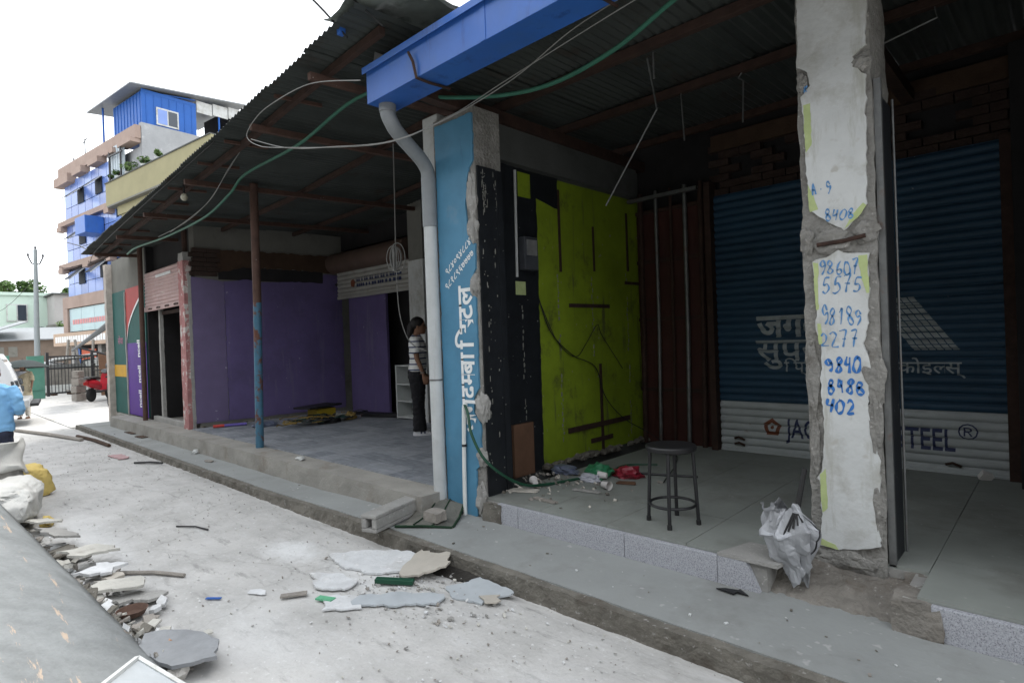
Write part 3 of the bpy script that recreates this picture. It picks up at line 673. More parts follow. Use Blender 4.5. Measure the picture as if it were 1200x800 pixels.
# gutter
g = MB()
g.box(-4.09, 3.2, 2.70, 2.704, 3.55, 3.835); g.box(-4.09, 3.2, 2.705, 2.955, 3.55, 3.554); g.box(-4.09, 3.2, 2.956, 2.96, 3.55, 3.78)
g.box(-4.094, -4.0905, 2.70, 2.96, 3.55, 3.80); g.box(-4.11, 3.2, 2.672, 2.6995, 3.805, 3.838); g.box(-4.11, 3.2, 2.668, 2.6715, 3.785, 3.838)
gut = g.build('gutter', GUT, shop, bevel=.002)
for x in (-3.44, -1.92, -.4, 1.1):
    MB().tube([(x - .04, 2.664, 3.74), (x, 2.672, 3.66), (x + .015, 2.688, 3.54), (x + .03, 2.80, 3.530), (x + .03, 3.0, 3.545)], .011, 6).build('gutter_bracket', RUST, gut)
for x in (-2.75, -1.15):
    MB().box(x, x + .05, 2.696, 2.6995, 3.552, 3.80).build('gutter_joint', GUT, gut)
MB().add([(-4.08, 2.75, 3.83), (-4.08, 2.78, 4.0), (-3.86, 2.78, 3.87), (-3.9, 2.74, 3.835)], [(0, 1, 2, 3)]).build('flashing_scrap', LSTEEL, gut)
# drainpipe with two elbows
dp = MB()
dp.tube([(-4.10, 3.315, .17), (-4.10, 3.31, 1.6), (-4.10, 3.31, 3.05)], .059, 16)
dp = dp.build('drainpipe', PVC, shop, smooth=True)
MB().tube(catmull([(-4.0, 2.83, 3.56), (-4.0, 2.83, 3.48), (-4.0, 2.86, 3.42), (-4.02, 2.93, 3.36), (-4.06, 3.10, 3.27), (-4.09, 3.23, 3.20), (-4.10, 3.30, 3.12), (-4.10, 3.31, 3.02)], 5), .062, 16).build('elbow', PIPE_D, dp, smooth=True)
MB().tube([(-4.10, 3.31, 2.62), (-4.10, 3.31, 3.06)], .066, 16).build('collar', PIPE_D, dp, smooth=True)
MB().tube([(-4.0, 2.83, 3.49), (-4.0, 2.83, 3.55)], .070, 16).build('collar', PIPE_D, dp, smooth=True)
MB().tube([(-4.10, 3.31, 1.25), (-4.10, 3.31, 1.265)], .061, 16).build('pipe_clip', DSTEEL, dp, smooth=True)
MB().box(-4.30, -4.085, 3.42, 3.66, .1, 3.66).build('concrete_post', PLAST_W, shop, bevel=.01)
# hooks and rods hanging under the roof
for pts in ([(-2.22, 4.0, 3.72), (-2.22, 4.0, 3.52)], [(-2.5, 5.0, 3.80), (-2.51, 5, 3.76), (-2.5, 5.02, 3.35)], [(-1.95, 5.0, 3.78), (-1.98, 5.0, 3.74), (-1.94, 5.0, 3.71), (-1.955, 5.0, 3.36)], [(-.62, 5.0, 3.83), (-.60, 5.0, 3.70), (-.92, 5.0, 3.64)]):
    MB().tube(pts, .0075, 6).build('hanging_rod', DSTEEL, shop)
MB().tube([(-2.30, 4.05, 3.72), (-2.48, 4.5, 3.5), (-3.03, 4.5, 2.78)], .008, 6).build('hanging_rod', DSTEEL, shop)

# things fixed to or lying in the steel shop
mb = MB().tube(catmull([(-3.80, 3.335, .10), (-3.785, 3.33, .5), (-3.765, 3.33, .95), (-3.755, 3.33, 1.04), (-3.735, 3.335, 1.055)], 4), .018, 10)
wp = mb.build('water_pipe', PVC_W, None, True); tag(wp, 'thin white water pipe standing upright against the blue sign', 'pipe')
MB().tube([(-3.775, 3.33, .69), (-3.775, 3.33, .71)], .022, 10).build('coupling', BLACK_P, wp)
o = MB().tube(catmull([(-3.745, 3.325, 1.05), (-3.68, 3.30, .98), (-3.60, 3.26, .82), (-3.50, 3.30, .62), (-3.42, 3.45, .46), (-3.40, 3.68, .34), (-3.38, 3.95, .295), (-3.30, 4.25, .29), (-3.2, 4.6, .285), (-3.25, 5.0, .285), (-3.0, 5.2, .285)], 6), .0125, 8).build('garden_hose', HOSE, None, True)
tag(o, 'dark green hose running from the white water pipe down over the littered floor', 'hose')
o = MB().tube(catmull([(-3.83, 4.44, 2.0), (-3.82, 4.6, 1.65), (-3.82, 4.95, 1.4), (-3.82, 5.35, 1.25), (-3.80, 5.5, .9), (-3.75, 5.8, .62), (-3.5, 6.0, .42), (-3.0, 5.6, .30), (-2.6, 4.6, .29)], 6), .0055, 6).build('power_cable', WIRE_K, None, True)
tag(o, 'black cable drooping across the lime green wall to the floor', 'cable')
o = MB().tube(catmull([(-3.83, 4.46, 1.95), (-3.82, 4.7, 1.55), (-3.82, 5.0, 1.38), (-3.82, 5.2, 1.52), (-3.82, 5.42, 1.72), (-3.82, 5.5, 1.6), (-3.82, 5.9, 1.2)], 6), .004, 6).build('thin_wire', WIRE_K, None, True)
tag(o, 'thin black wire looped on the lime green wall above the drooping cable', 'wire')

# ------------------------------------------------------------------ loose things at the steel shop
st = empty('stool', (-2.02, 3.69, .282), 'black round four-legged stool standing alone on the shop floor', 'stool')
def leg_pt(a, z): r = .145 + (.5 - z) * .05; return (-2.02 + r * math.cos(a), 3.69 + r * math.sin(a), .282 + z)
MB().lathe([(.02, .50), (.16, .50), (.172, .508), (.175, .53), (.168, .54), (.0, .543)], (-2.02, 3.69, .282), 28).build('seat', BLACK_P, st, True)
for k in range(4):
    a = R_(20 + 90 * k)
    lg = MB().tube([leg_pt(a, .51), leg_pt(a, .0)], .0125, 10).build('leg', BLACK_M, st, True)
    MB().tube([leg_pt(a, .03), leg_pt(a, -.001)], .017, 10).build('foot_cap', BLACK_P, lg, True)
mb = MB(); P = [(-2.02 + .155 * math.cos(R_(10 * k)), 3.69 + .155 * math.sin(R_(10 * k)), .415) for k in range(37)]
mb.tube(P, .010, 8, caps=False).build('ring', BLACK_M, st, True)

# folded silver umbrella leaning by the pillar
um = empty('umbrella', (-1.22, 3.60, .27), 'crumpled silver cloth umbrella with black shaft leaning against the chipped pillar', 'umbrella')
def ridge(p): return 1 - 2 * abs(noise.noise(p))
def cloth(u, v):
    a = u * 2 * math.pi; k = v
    fold = abs(math.sin(a * 3.5 + 1.2 * math.sin(v * 4) + .6 * noise.noise(Vector((a, v * 2, 3)))))
    r = (.030 + .085 * math.sin(min(1, .12 + k * 1.9) * 1.57)) * (.72 + .45 * fold) * (1 - .80 * max(0, k - .35) / .65)
    q = Vector((math.cos(a) * 1.7, math.sin(a) * 1.7, k * 3.2))
    r += .017 * ridge(q) + .009 * ridge(q * 2.3)
    return Vector((-1.165 + r * math.cos(a) * 1.20 - .02 * math.sin(k * 3.0) + .055 * k, 3.43 + r * math.sin(a) * .7, .575 - .385 * k + .035 * math.cos(a * 2 + 1) + .03 * ridge(q * .8)))
MB().grid(cloth, 44, 22).build('canopy', SILVER, um, False)
def flap(u, v):
    q = Vector((u * 2.2, v * 2.2, 4)); return Vector((-1.19 - .12 * u + .03 * v, 3.385 - .03 * u + .04 * v * u, .57 + .03 * u - .20 * v * (.7 + .3 * u))) + Vector((.02, .03, .02)) * ridge(q)
MB().grid(flap, 9, 9).build('canopy_flap', SILVER, um, False)
MB().tube([(-1.145, 3.40, .42), (-1.115, 3.41, .56), (-1.075, 3.45, .82)], .015, 8).build('shaft', BLACK_P, um, True)
for k in range(5):
    MB().tube([(-1.12 + .006 * k, 3.385, .58), (-1.165 + .024 * k, 3.352 + .004 * k, .46 + .02 * k)], .006, 5).build('rib', BLACK_P, um)

# the litter by the green wall
def crumple(name, c, r, mat, label, cat, seed, n=3, amp=.55, grp=None):
    mb = MB().blob(c, r, n, amp, 11, seed=seed, flat=.281)
    return tag(mb.build(name, mat), label, cat, grp)
crumple('plastic_bag', (-3.22, 4.50, .31), (.13, .12, .085), BAG_G, 'green plastic bag on the littered floor beside the red bag', 'bag', 3)
crumple('plastic_bag', (-2.98, 4.62, .31), (.13, .10, .07), BAG_R, 'dark red plastic bag on the littered floor', 'bag', 8)
crumple('plastic_film', (-3.18, 4.30, .30), (.11, .06, .045), BAG_W, 'pale crumpled plastic film in front of the green plastic bag', 'plastic', 13)
crumple('plastic_film', (-3.55, 4.42, .30), (.14, .10, .05), BAG_B, 'blue grey crumpled plastic film near the black wall', 'plastic', 17)
def cup(c, ax, label):
    prof = [(.025, 0), (.036, .08), (.038, .083), (.034, .08), (.024, .004)]
    o = MB().lathe(prof, c, 16, axis=ax).build('paper_cup', CUP, None, True); tag(o, label, 'cup', 'paper cups on the shop floor')
cup((-2.93, 4.15, .32), (.9, -.2, .0), 'white paper cup lying on its side nearest the stool')
cup((-3.42, 3.83, .325), (-.7, .5, .1), 'white paper cup lying nearest the garden hose')
cup((-3.07, 4.42, .32), (-.9, -.3, .05), 'white paper cup lying against the red plastic bag')
for c, d, rz, m, l in (((-3.42, 3.68, .286), (.26, .10, .012), .4, PAPER, 'torn paper strip near the paper cup by the hose'), ((-3.08, 3.56, .286), (.24, .05, .012), -.1, STONE, 'flat grey scrap of wood lying near the step edge'),
                      ((-2.98, 3.98, .286), (.24, .05, .014), .15, CONC, 'small grey plaster strip lying alone in mid floor'), ((-3.55, 3.62, .286), (.20, .05, .01), .9, PAPER, 'pale wood splinter lying under the garden hose'),
                      ((-2.85, 4.40, .286), (.16, .08, .012), .3, CARD, 'brown cardboard scrap beside the red plastic bag')):
    mb = MB(); mb.ext([(c[0] + math.cos(rz) * x * d[0] - math.sin(rz) * y * d[1], c[1] + math.sin(rz) * x * d[0] + math.cos(rz) * y * d[1], c[2]) for x, y in ragged([(-.5, -.5), (.5, -.4), (.45, .5), (-.45, .4)], .12, .07, c[0] * 9)], (0, 0, d[2]))
    tag(mb.build('debris_scrap', m), l, 'debris', 'scraps on the shop floor')
mb = MB()
for i in range(160):
    y = random.gauss(4.1, .35); x = -3.75 + abs(random.gauss(0, .42)); r = random.uniform(.005, .02)
    if y < 3.45: continue
    mb.obox((x, y, .283 + r * .3), (r * random.uniform(1, 2.5), r * 1.3, r * .7), (random.random(), random.random(), random.random() * 3), random.randint(0, 2))
mb.build('floor_rubble', [PAPER, STONE, CONC_D], label='fine rubble and crumbs strewn on the floor below the green wall', cat='rubble', kind='stuff')
o = MB().obox((-.52, 6.2, .31), (.085, .05, .07), (.5, .4, .5)).build('paper_box', PAPER, bevel=.004); o.data.materials[0] = CUP
tag(o, 'small crushed white box lying at the foot of the roller shutter', 'box')
o = MB().tube([(-3.02, 4.75, .29), (-2.45, 4.95, .29)], .012, 6).build('steel_rod', BLACK_M); tag(o, 'thin black rod lying on the floor behind the red plastic bag', 'rod')

# mat, blocks and concrete channel at the foot of the drainpipe
mat_ = empty('rubber_mat', (-3.9, 3.05, .11), 'dusty grey rubber mat sloping down from the foot of the drainpipe', 'mat')
def matpt(u, v):
    p0 = Vector((-3.99, 2.74, .112)); p1 = Vector((-3.60, 3.02, .112)); p2 = Vector((-3.87, 3.40, .25)); p3 = Vector((-4.22, 3.25, .24))
    p = (p0.lerp(p1, u)).lerp(p3.lerp(p2, u), v); p.z = .112 + .15 * max(0, v - .35) ** 1.3 + .012 * noise.noise(p * 5) + .01 * math.sin(u * 6); return p
mb = MB().grid(matpt, 16, 14); m2 = mb.build('mat_sheet', GREY_MAT, mat_, True); m2.modifiers.new('thick', 'SOLIDIFY').thickness = .012
MB().tube([matpt(0, 0), matpt(.5, 0), matpt(.98, 0), matpt(1, .05), matpt(1, .5), matpt(1, 1)], .010, 6).build('green_edge', MAT_EDGE, mat_)
for u in (.33, .62): MB().tube([matpt(u, v / 8) + Vector((0, 0, .006)) for v in range(9)], .006, 5).build('seam', MAT_EDGE, mat_)
o = MB().rough(-3.92, -3.76, 2.98, 3.09, .12, .20, .03, .012, 9, seed=2).build('concrete_block', STONE); tag(o, 'small grey stone block lying on the rubber mat', 'stone')
o = MB().rough(-4.55, -4.28, 3.10, 3.22, .105, .195, .03, .012, 9, seed=6).build('concrete_block', STONE); tag(o, 'brown grey brick lying at the step behind the concrete channel', 'brick')
ch = MB(Matrix.Translation((-4.13, 2.80, .0)) @ Matrix.Rotation(R_(107), 4, 'Z'))
ch.box(-.28, .34, -.075, .075, .105, .135); ch.box(-.28, .34, -.075, -.03, .1355, .215); ch.box(-.28, .34, .03, .075, .1355, .215); ch.box(-.285, .345, -.077, .077, .2155, .245)
o = ch.build('concrete_channel', CONC, bevel=.008); tag(o, 'hollow concrete channel block lying across the walkway to the kerb', 'block')

# ------------------------------------------------------------------ the purple shop in the middle and its big roof
pshop = empty('purple_shop', (-7.5, 4.5, .28), 'open fronted shop with purple side wall, grey paved floor and large corrugated roof', 'shop')
XP = -10.72
pw = MB().box(-10.95, XP, 3.52, 6.76, .1, 3.80).build('purple_wall', PLASTER, pshop)
MB().ext([(XP, y, z) for y, z in ragged([(3.44, .36), (3.98, .35), (3.985, 2.78), (3.55, 2.84), (3.44, 2.84)], .08, .006, 3)], (.014, 0, 0)).build('wall_board', PURPLE_G, pw)
MB().ext([(XP, y, z) for y, z in ragged([(3.992, .35), (6.28, .33), (6.28, 3.0), (5.9, 3.01), (5.88, 2.84), (5.3, 2.83), (4.6, 2.80), (4.4, 2.84), (3.992, 2.79)], .07, .01, 6)], (.016, 0, 0)).build('wall_board', PURPLE, pw)
MB().box(XP + .001, XP + .006, 3.9, 5.88, 2.82, 3.06).build('gap_shade', DARK, pw)  # thin dark sheet painted as the shade inside the gap
MB().ext([(XP + .002, y, z) for y, z in ragged([(3.86, 3.34), (6.2, 3.38), (6.2, 3.04), (4.9, 3.06), (4.35, 3.06), (4.1, 2.98), (3.86, 2.95)], .06, .02, 8)], (.03, 0, 0)).build('lintel_plank', BRICK_D, pw)
bk2 = MB().box(-.04, .04, -.11, .11, -.034, .034).mesh('brick'); bk2.materials.append(BRICK)
for r in range(6):
    for c in range(2):
        o = link('brick', bk2, pw, loc=(XP + .0 + random.uniform(0, .02), 3.54 + c * .225 + (r % 2) * .05, 2.90 + r * .08))
mb = MB()
for i in range(14):
    y = random.uniform(3.5, 6.2); mb.blob((XP + .03, y, .285), (.05, random.uniform(.03, .09), .03), 1, .4, seed=i)
mb.build('broken_plaster', CONC_D, pw, kind='stuff')
# corner post with chipped pink plaster
pp = MB().rough(-10.98, -10.72, 3.34, 3.46, .1, 3.12, .06, .007, 6, seed=31).build('corner_post', PINK, pshop, smooth=True)
MB().rough(-10.98, -10.74, 3.352, 3.50, 2.96, 3.26, .05, .012, 7, seed=34).build('broken_top', CONC, pp)
MB().rough(-10.715, -10.70, 3.40, 3.45, .1, 2.9, .04, .008, 9, seed=35).build('mortar_strip', CONC, pp)
MB().tube([(-10.85, 3.42, 3.2), (-10.85, 3.42, 3.66)], .045, 8).build('steel_post', RUST, pp)
# back wall with half open shutter
b2 = MB().box(-10.9, -4.08, 6.62, 6.75, .1, 4.2); b2.box(-7.5, -4.08, 6.3, 6.45, .1, 4.2); b2.box(-10.7, -8.1, 6.3, 6.45, 3.5, 4.2)
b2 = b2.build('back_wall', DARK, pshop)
MB().box(-10.45, -9.17, 6.28, 6.33, .27, 2.7).build('purple_panel', PURPLE, b2)
s2 = MB().tube([(-10.95, 6.12, 3.22), (-8.15, 6.12, 3.22)], .20, 16, sq=(1, 1)).build('shutter_housing', BROWN_BOX, pshop, True)
def plain_slat(n, L, mat, p=.07, d=.022):
    mb = MB(); vs = []
    for t in (0, .2, .5, .8, 1):
        y = -d * math.sin(math.pi * t)
        for x in (-L / 2, L / 2): vs.append((x, y, t * p))
    mb.add(vs, [(2 * i, 2 * i + 1, 2 * i + 3, 2 * i + 2) for i in range(4)])
    me = mb.mesh(n); me.materials.append(mat); return me
ss = plain_slat('slat', 2.42, PALE_SH, .082)
for i in range(6): link('slat', ss, s2, loc=(-9.35, 6.12, 2.56 + i * .082))
MB().box(-10.56, -8.14, 6.09, 6.13, 2.50, 2.56).build('bottom_rail', PALE_SH, s2, bevel=.004)
SIGN_LINES = ((2.80, .12), (2.70, .12))
mb = MB()
for z, h in SIGN_LINES:                                           # two lines of small navy capitals, too small to be read
    x = -9.85
    while x < -8.45:
        w = random.uniform(.035, .07); mb.box(x, x + w, 6.100, 6.104, z, z + h * .55); x += w + random.choice([.02, .02, .06])
MB().lathe([(.05, 0), (.085, 0), (.085, .006), (.05, .006)], (-9.98, 6.104, 2.78), 5, axis=(0, -1, 0)).build('emblem', MAROON, s2)
mb.build('small_lettering', NAVY, s2, kind='stuff')
MB().tube([(-10.98, 6.12, 3.30), (-10.97, 6.14, 3.0), (-10.85, 6.16, 2.84), (-10.6, 6.17, 2.80)], .03, 6).build('conduit', BLACK_P, b2)
cpst = MB().rough(-7.96, -7.56, 5.92, 6.12, .1, 2.95, .08, .004, 4, seed=41).build('concrete_post', PLAST_W, pshop)
MB().box(-7.95, -7.57, 5.93, 6.11, 2.955, 4.0).build('post_top', PLASTER, cpst)
# poles that carry the eaves
po = MB().tube([(-7.86, 3.30, .1), (-7.80, 3.30, 1.3), (-7.755, 3.30, 2.2)], .052, 14).build('roof_pole', POLE_BLUE, pshop, True)
MB().tube([(-7.755, 3.30, 2.201), (-7.73, 3.30, 3.76)], .0525, 14).build('upper_pole', POLE_RUST, po, True)
MB().tube([(-13.06, 3.30, .1), (-13.02, 3.30, 3.70)], .045, 12).build('roof_pole', POLE_RUST, pshop, True)
# the roof
EZ = [(-15, 3.57), (-14.3, 3.60), (-8.2, 3.72), (-6.2, 3.84), (-5.3, 3.92), (-4.43, 3.99), (-3.7, 4.03), (-3, 4.06)]
def lerp_tab(t, x):
    for (a, b), (c, d) in zip(t, t[1:]):
        if x <= c: return b + (d - b) * (x - a) / (c - a)
    return t[-1][1]
EY = [(-15, 2.62), (-14.3, 2.60), (-10, 2.42), (-8.2, 2.35), (-3, 2.35)]
zr2 = lambda x, y: lerp_tab(EZ, x) + .04 * (y - 2.35) + .012 * noise.noise(Vector((x * 1.3, y * .8, 0)))
n_s = 14
for i in range(n_s):
    x0 = -14.32 + i * (10.62 / n_s); x1 = x0 + 10.62 / n_s + .05
    n = int((x1 - x0) / .076 * 6)
    for row, (a, b, l) in enumerate(((None, 4.75, 0), (4.65, 7.2, .014))):
        j = random.uniform(-.02, .02)
        def fn(u, v, x0=x0, x1=x1, a=a, b=b, l=l, j=j, i=i):
            x = x0 + (x1 - x0) * u; ya = (lerp_tab(EY, x) + j) if a is None else a; y = ya + (b - ya) * v
            return (x, y, zr2(x, y) + l + (i % 2) * .010 + .010 * math.cos(2 * math.pi * x / .076))
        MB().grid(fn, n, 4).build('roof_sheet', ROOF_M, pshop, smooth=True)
def rbar(name, pts, w, h, mat=RUST):
    mb = MB()
    for a, b in zip(pts, pts[1:]): mb.bar(a, b, w, h)
    return mb.build(name, mat, pshop)
for y0, yy in ((2.72, 2.60), (4.0, 4.0), (5.3, 5.3)):
    rbar('purlin', [(x, (yy if y0 > 3 else lerp_tab(EY, x) + .28), zr2(x, yy) - .045) for x in (-14.2, -12, -10, -8.2, -7, -6.2, -5.3, -4.43, -3.75)], .05, .06)
for x in (-13.6, -11.6, -9.7, -7.75, -5.8, -4.6):
    rbar('rafter', [(x, lerp_tab(EY, x) + .12, zr2(x, 2.5) - .10), (x, 4.6, zr2(x, 4.6) - .10), (x, 6.3, zr2(x, 6.3) - .10)], .055, .06, POLE_RUST)
for x in (-14.0, -12.7, -11.3, -10.2, -9.1, -8.3, -7.2, -6.4, -5.2): # short battens that tie the sheets at the eave
    rbar('eave_clip', [(x - .02, lerp_tab(EY, x) + .10, zr2(x, 2.45) - .03), (x + .02, lerp_tab(EY, x) + .55, zr2(x, 2.9) - .035)], .03, .03, POLE_RUST)
# the blue box and the tarpaulin over the near end of the roof
MB().box(-4.02, -3.97, 2.40, 2.45, 3.98, 4.03).build('junction_box', GUT, pshop, bevel=.005)
def tarp(u, v):
    x = -4.1 + 1.0 * v; y = 2.33 + 1.5 * u
    z = 4.10 + .10 * math.sin(u * 2.6) + .05 * v + .07 * noise.noise(Vector((u * 4, v * 3, 2))) + .04 * noise.noise(Vector((u * 11, v * 8, 5)))
    if v > .6: z -= (v - .6) * .65 * (1 - .35 * u)
    return (x, y, z)
tpl = pm('dusty_tarpaulin', (.23, .26, .24), .25, 3, .5, .15, 25, stain=((.05, .06, .055), 2.2, .5, .15))
o = MB().grid(tarp, 30, 24).build('tarpaulin', tpl, None, True); tag(o, 'grey green tarpaulin draped over the near end of the big corrugated roof', 'tarpaulin')

# ------------------------------------------------------------------ small dark shop with raised pink shutter, and the painted end shop
dshop = empty('dark_shop', (-12, 3.4, .28), 'narrow shop with black interior under a half raised pinkish roller shutter', 'shop')
b = MB().box(-13.15, -10.99, 5.6, 5.7, .1, 3.7); b.box(-13.2, -13.10, 3.42, 5.6, .1, 3.7); b.box(-13.2, -10.96, 3.55, 3.65, 3.14, 3.72)
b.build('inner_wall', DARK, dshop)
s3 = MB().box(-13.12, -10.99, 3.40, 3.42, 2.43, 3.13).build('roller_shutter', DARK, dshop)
ss = plain_slat('slat', 2.11, PINK_SH, .066, .016)
for i in range(10): link('slat', ss, s3, loc=(-12.05, 3.395, 2.47 + i * .066))
MB().box(-13.11, -10.995, 3.365, 3.40, 2.38, 2.47).build('bottom_rail', PINK_SH, s3, bevel=.005)
for i in range(4):
    MB().tube([(-12.8 + i * .5, 3.36, 2.42), (-12.7 + i * .5, 3.345, 2.425), (-12.6 + i * .5, 3.36, 2.42)], .013, 6).build('handle', RUST, s3)
mb = MB()
for i in range(16): mb.box(-12.35 + i * .055, -12.31 + i * .055, 3.372, 3.376, 2.98 + i * .0, 3.03)
mb.build('small_lettering', WHITE_PAINT, s3, kind='stuff')
MB().box(-12.9, -11.0, 3.40, 3.48, .262, .36).build('threshold', CONC, dshop, bevel=.008)
MB().rough(-12.58, -12.50, 3.46, 3.52, .3, 2.42, .08, .008, 6, seed=51).build('door_frame', CONC, dshop)
MB().rough(-11.42, -11.32, 3.62, 3.68, .55, 2.42, .08, .012, 6, seed=52).build('door_frame', PINK, dshop)
MB().box(-12.55, -11.0, 3.50, 3.55, 2.30, 2.36).build('door_frame', RUST, dshop)
eshop = empty('painted_shop', (-14.5, 3.4, .28), 'end shop front painted dark teal with red and violet panel and yellow stripe', 'shop')
ew = MB().box(-15.78, -13.2, 3.42, 3.6, .1, 3.68).build('front_wall', PLASTER, eshop)
MB().box(-15.72, -14.60, 3.405, 3.42, .28, 2.95).build('teal_panel', TEAL, ew)
MB().box(-15.72, -14.60, 3.400, 3.4045, 1.08, 1.34).build('yellow_stripe', YEL_P, ew)
MB().box(-14.54, -13.18, 3.395, 3.42, .30, 2.95).build('teal_panel', TEAL, ew)
MB().box(-14.54, -13.18, 3.389, 3.3945, .30, 1.80).build('violet_panel', VIOLET, ew)
arc = [(-14.54, 2.95), (-14.54, 1.90)] + [(-14.54 + 1.1 * t, 1.90 + .85 * (t ** .55)) for t in (.15, .3, .5, .7, .9, 1)] + [(-13.18, 2.95)]
MB().ext([(x, 3.388, z) for x, z in arc], (0, .006, 0)).build('red_panel', RED_P, ew)
MB().add([(x, 3.384, z + d) for x, z in arc[1:8] for d in (0, -.06)], [(2 * i, 2 * i + 1, 2 * i + 3, 2 * i + 2) for i in range(6)]).build('white_curve', WHITE_PAINT, ew)
for z in (.48, .98, 1.5):
    place_text(list('ncell'), (-13.62, 3.386, z), (0, 0, 1), (-1, 0, 0), .26, WHITE_PAINT, parent=ew, width=.36, bold=.03)
place_text(['स', 'े', 'व', 'ा'], (-15.35, 3.402, 1.8), (1, 0, 0), (0, 0, 1), .2, pm('faded_pink_paint', (.35, .12, .2), .1, 9, .7, 0), parent=ew, width=.42, bold=.01)
MB().rough(-14.60, -14.545, 3.37, 3.42, .27, 2.9, .07, .006, 6, seed=61).build('wall_edge', CONC, ew)
MB().rough(-15.95, -15.76, 3.30, 3.46, .0, 3.62, .08, .010, 6, seed=62).build('corner_post', pm('rough_pale_post', (.42, .38, .34), .25, 9, .95, .5, 40), eshop)
MB().box(-15.9, -13.2, 3.0, 3.06, 3.58, 3.62).build('eave_board', RUST, eshop)
MB().box(-15.5, -10.96, 5.7, 5.8, 2.5, 3.75).build('rear_wall', DARK, eshop)

# ------------------------------------------------------------------ things on and around the middle platform
sf = empty('shelf', (-8.2, 6.1, .28), 'white three tier shelf unit standing behind the woman', 'shelf')
MB().box(-8.52, -8.49, 5.98, 6.28, .28, 1.21).build('side_panel', SHELF_W, sf); MB().box(-7.92, -7.97, 6.125, 6.28, .28, 1.21).build('side_panel', SHELF_W, sf)
for z in (.30, .58, .87, 1.19): MB().box(-8.488, -7.975, 5.985, 6.27, z, z + .022).build('shelf_board', SHELF_W, sf)
MB().box(-8.488, -7.975, 6.272, 6.279, .30, 1.19).build('back_panel', pm('shelf_back', (.34, .36, .36), .05, 4, .7, 0), sf)
for i, (a, b_) in enumerate((((-9.75, 5.92, .31), (-8.75, 6.16, .31)), ((-9.32, 5.80, .31), (-8.58, 6.05, .33)))):
    e = empty('steel_channel', a, ('long dark steel channel on the floor nearer the purple panel', 'short dark steel channel lying in front, nearer the white shelf')[i], 'channel', 'dark steel channels on the platform floor')
    MB().bar(a, b_, .10, .055).build('channel_body', BLACK_M, e)
    t = (Vector(a) - Vector(b_)).normalized()
    mb = MB(); s_ = Vector((-t.y, t.x, 0)) * .048; p = Vector(a) + t * .003
    for q, w_ in ((p + Vector((0, 0, .025)), 1), (p - Vector((0, 0, .025)), 1)): mb.bar(q - s_, q + s_, .006, .006)
    mb.bar(p - s_ - Vector((0, 0, .022)), p - s_ + Vector((0, 0, .022)), .006, .006); mb.bar(p + s_ - Vector((0, 0, .022)), p + s_ + Vector((0, 0, .022)), .006, .006)
    mb.build('channel_rim', pm('pinkish_rim_%d' % i, (.35, .22, .2), .1, 9, .6, 0), e)
yb = empty('crate', (-9.55, 5.05, .28), 'yellow plastic crate with a dark lid standing by the purple wall', 'crate')
MB().box(-9.80, -9.45, 4.98, 5.34, .275, .50).build('crate_body', pm('yellow_plastic', (.34, .25, .02), .1, 6, .5, .03), yb, bevel=.01)
MB().obox((-9.64, 5.1, .535), (.5, .65, .03), (.03, -.02, .1)).build('lid', BLACK_P, yb)
tang = MB()
cols = [pm('tarnished_brass_cord', (.22, .15, .045), .3, 20, .6, .1), pm('dark_green_cord', (.03, .07, .06), .3, 20, .6, .1), pm('grey_cord', (.14, .145, .15), .3, 20, .6, .1), BLACK_P]
for k in range(80):
    c = Vector((-9.3 + random.gauss(0, .15), 4.88 + random.gauss(0, .30), .29 + random.random() * .07)); r = random.uniform(.06, .16); a0 = random.random() * 6
    P = [c + Vector((r * math.cos(a0 + t * .5) * (1 + .3 * math.sin(t)), r * 1.2 * math.sin(a0 + t * .5), .02 + random.random() * .03 + .10 * max(0, .3 - (c - Vector((-9.3, 4.95, .29))).length))) for t in range(random.randint(6, 13))]
    tang.tube(catmull(P, 3), random.uniform(.006, .012), 5, mi=random.choice([0, 0, 1, 1, 2, 3]))
o = tang.build('cable_heap', cols); tag(o, 'tangled heap of dull brass, green and grey cables on the paved floor', 'cables', kind='stuff')
for c, d, m, l in (((-9.30, 5.32, .33), (.10, .16, .08), WIRE_W, 'pale cloth bundle at the right end of the cable heap'), ((-9.22, 5.48, .33), (.09, .10, .08), cols[0], 'ochre rag at the far right of the cable heap'), ((-9.1, 5.02, .315), (.10, .22, .06), BLACK_P, 'black rag in front of the cable heap'), ((-9.75, 4.22, .315), (.10, .20, .05), BAG_B, 'dark blue rag at the left end of the cable heap')):
    o = MB().blob(c, d, 3, .5, 8, seed=c[1] * 7, flat=.283).build('rag', m); tag(o, l, 'rag', 'rags around the cable heap')
rb = empty('marker_rod', (-10.4, 3.75, .30), 'short rod with red end and violet body lying by the purple wall', 'rod')
MB().tube([(-10.43, 3.62, .31), (-10.38, 3.78, .31)], .025, 10).build('red_end', pm('bright_red_plastic', (.5, .06, .05), .1, 9, .5, 0), rb, True)
MB().tube([(-10.38, 3.78, .31), (-10.25, 4.1, .31)], .024, 10).build('violet_body', pm('violet_plastic', (.13, .10, .36), .1, 9, .5, 0), rb, True)
for c, d, l in (((-6.55, 3.22, .29), (.07, .05, .025), 'white crumpled scrap on the platform edge right of the blue pole'), ((-9.45, 3.02, .085), (.05, .05, .04), 'pale round stone on the walkway below the pink corner post')):
    o = MB().blob(c, d, 2, .4, 8, seed=c[0]).build('stone_chip', PLAST_W); tag(o, l, 'stone')
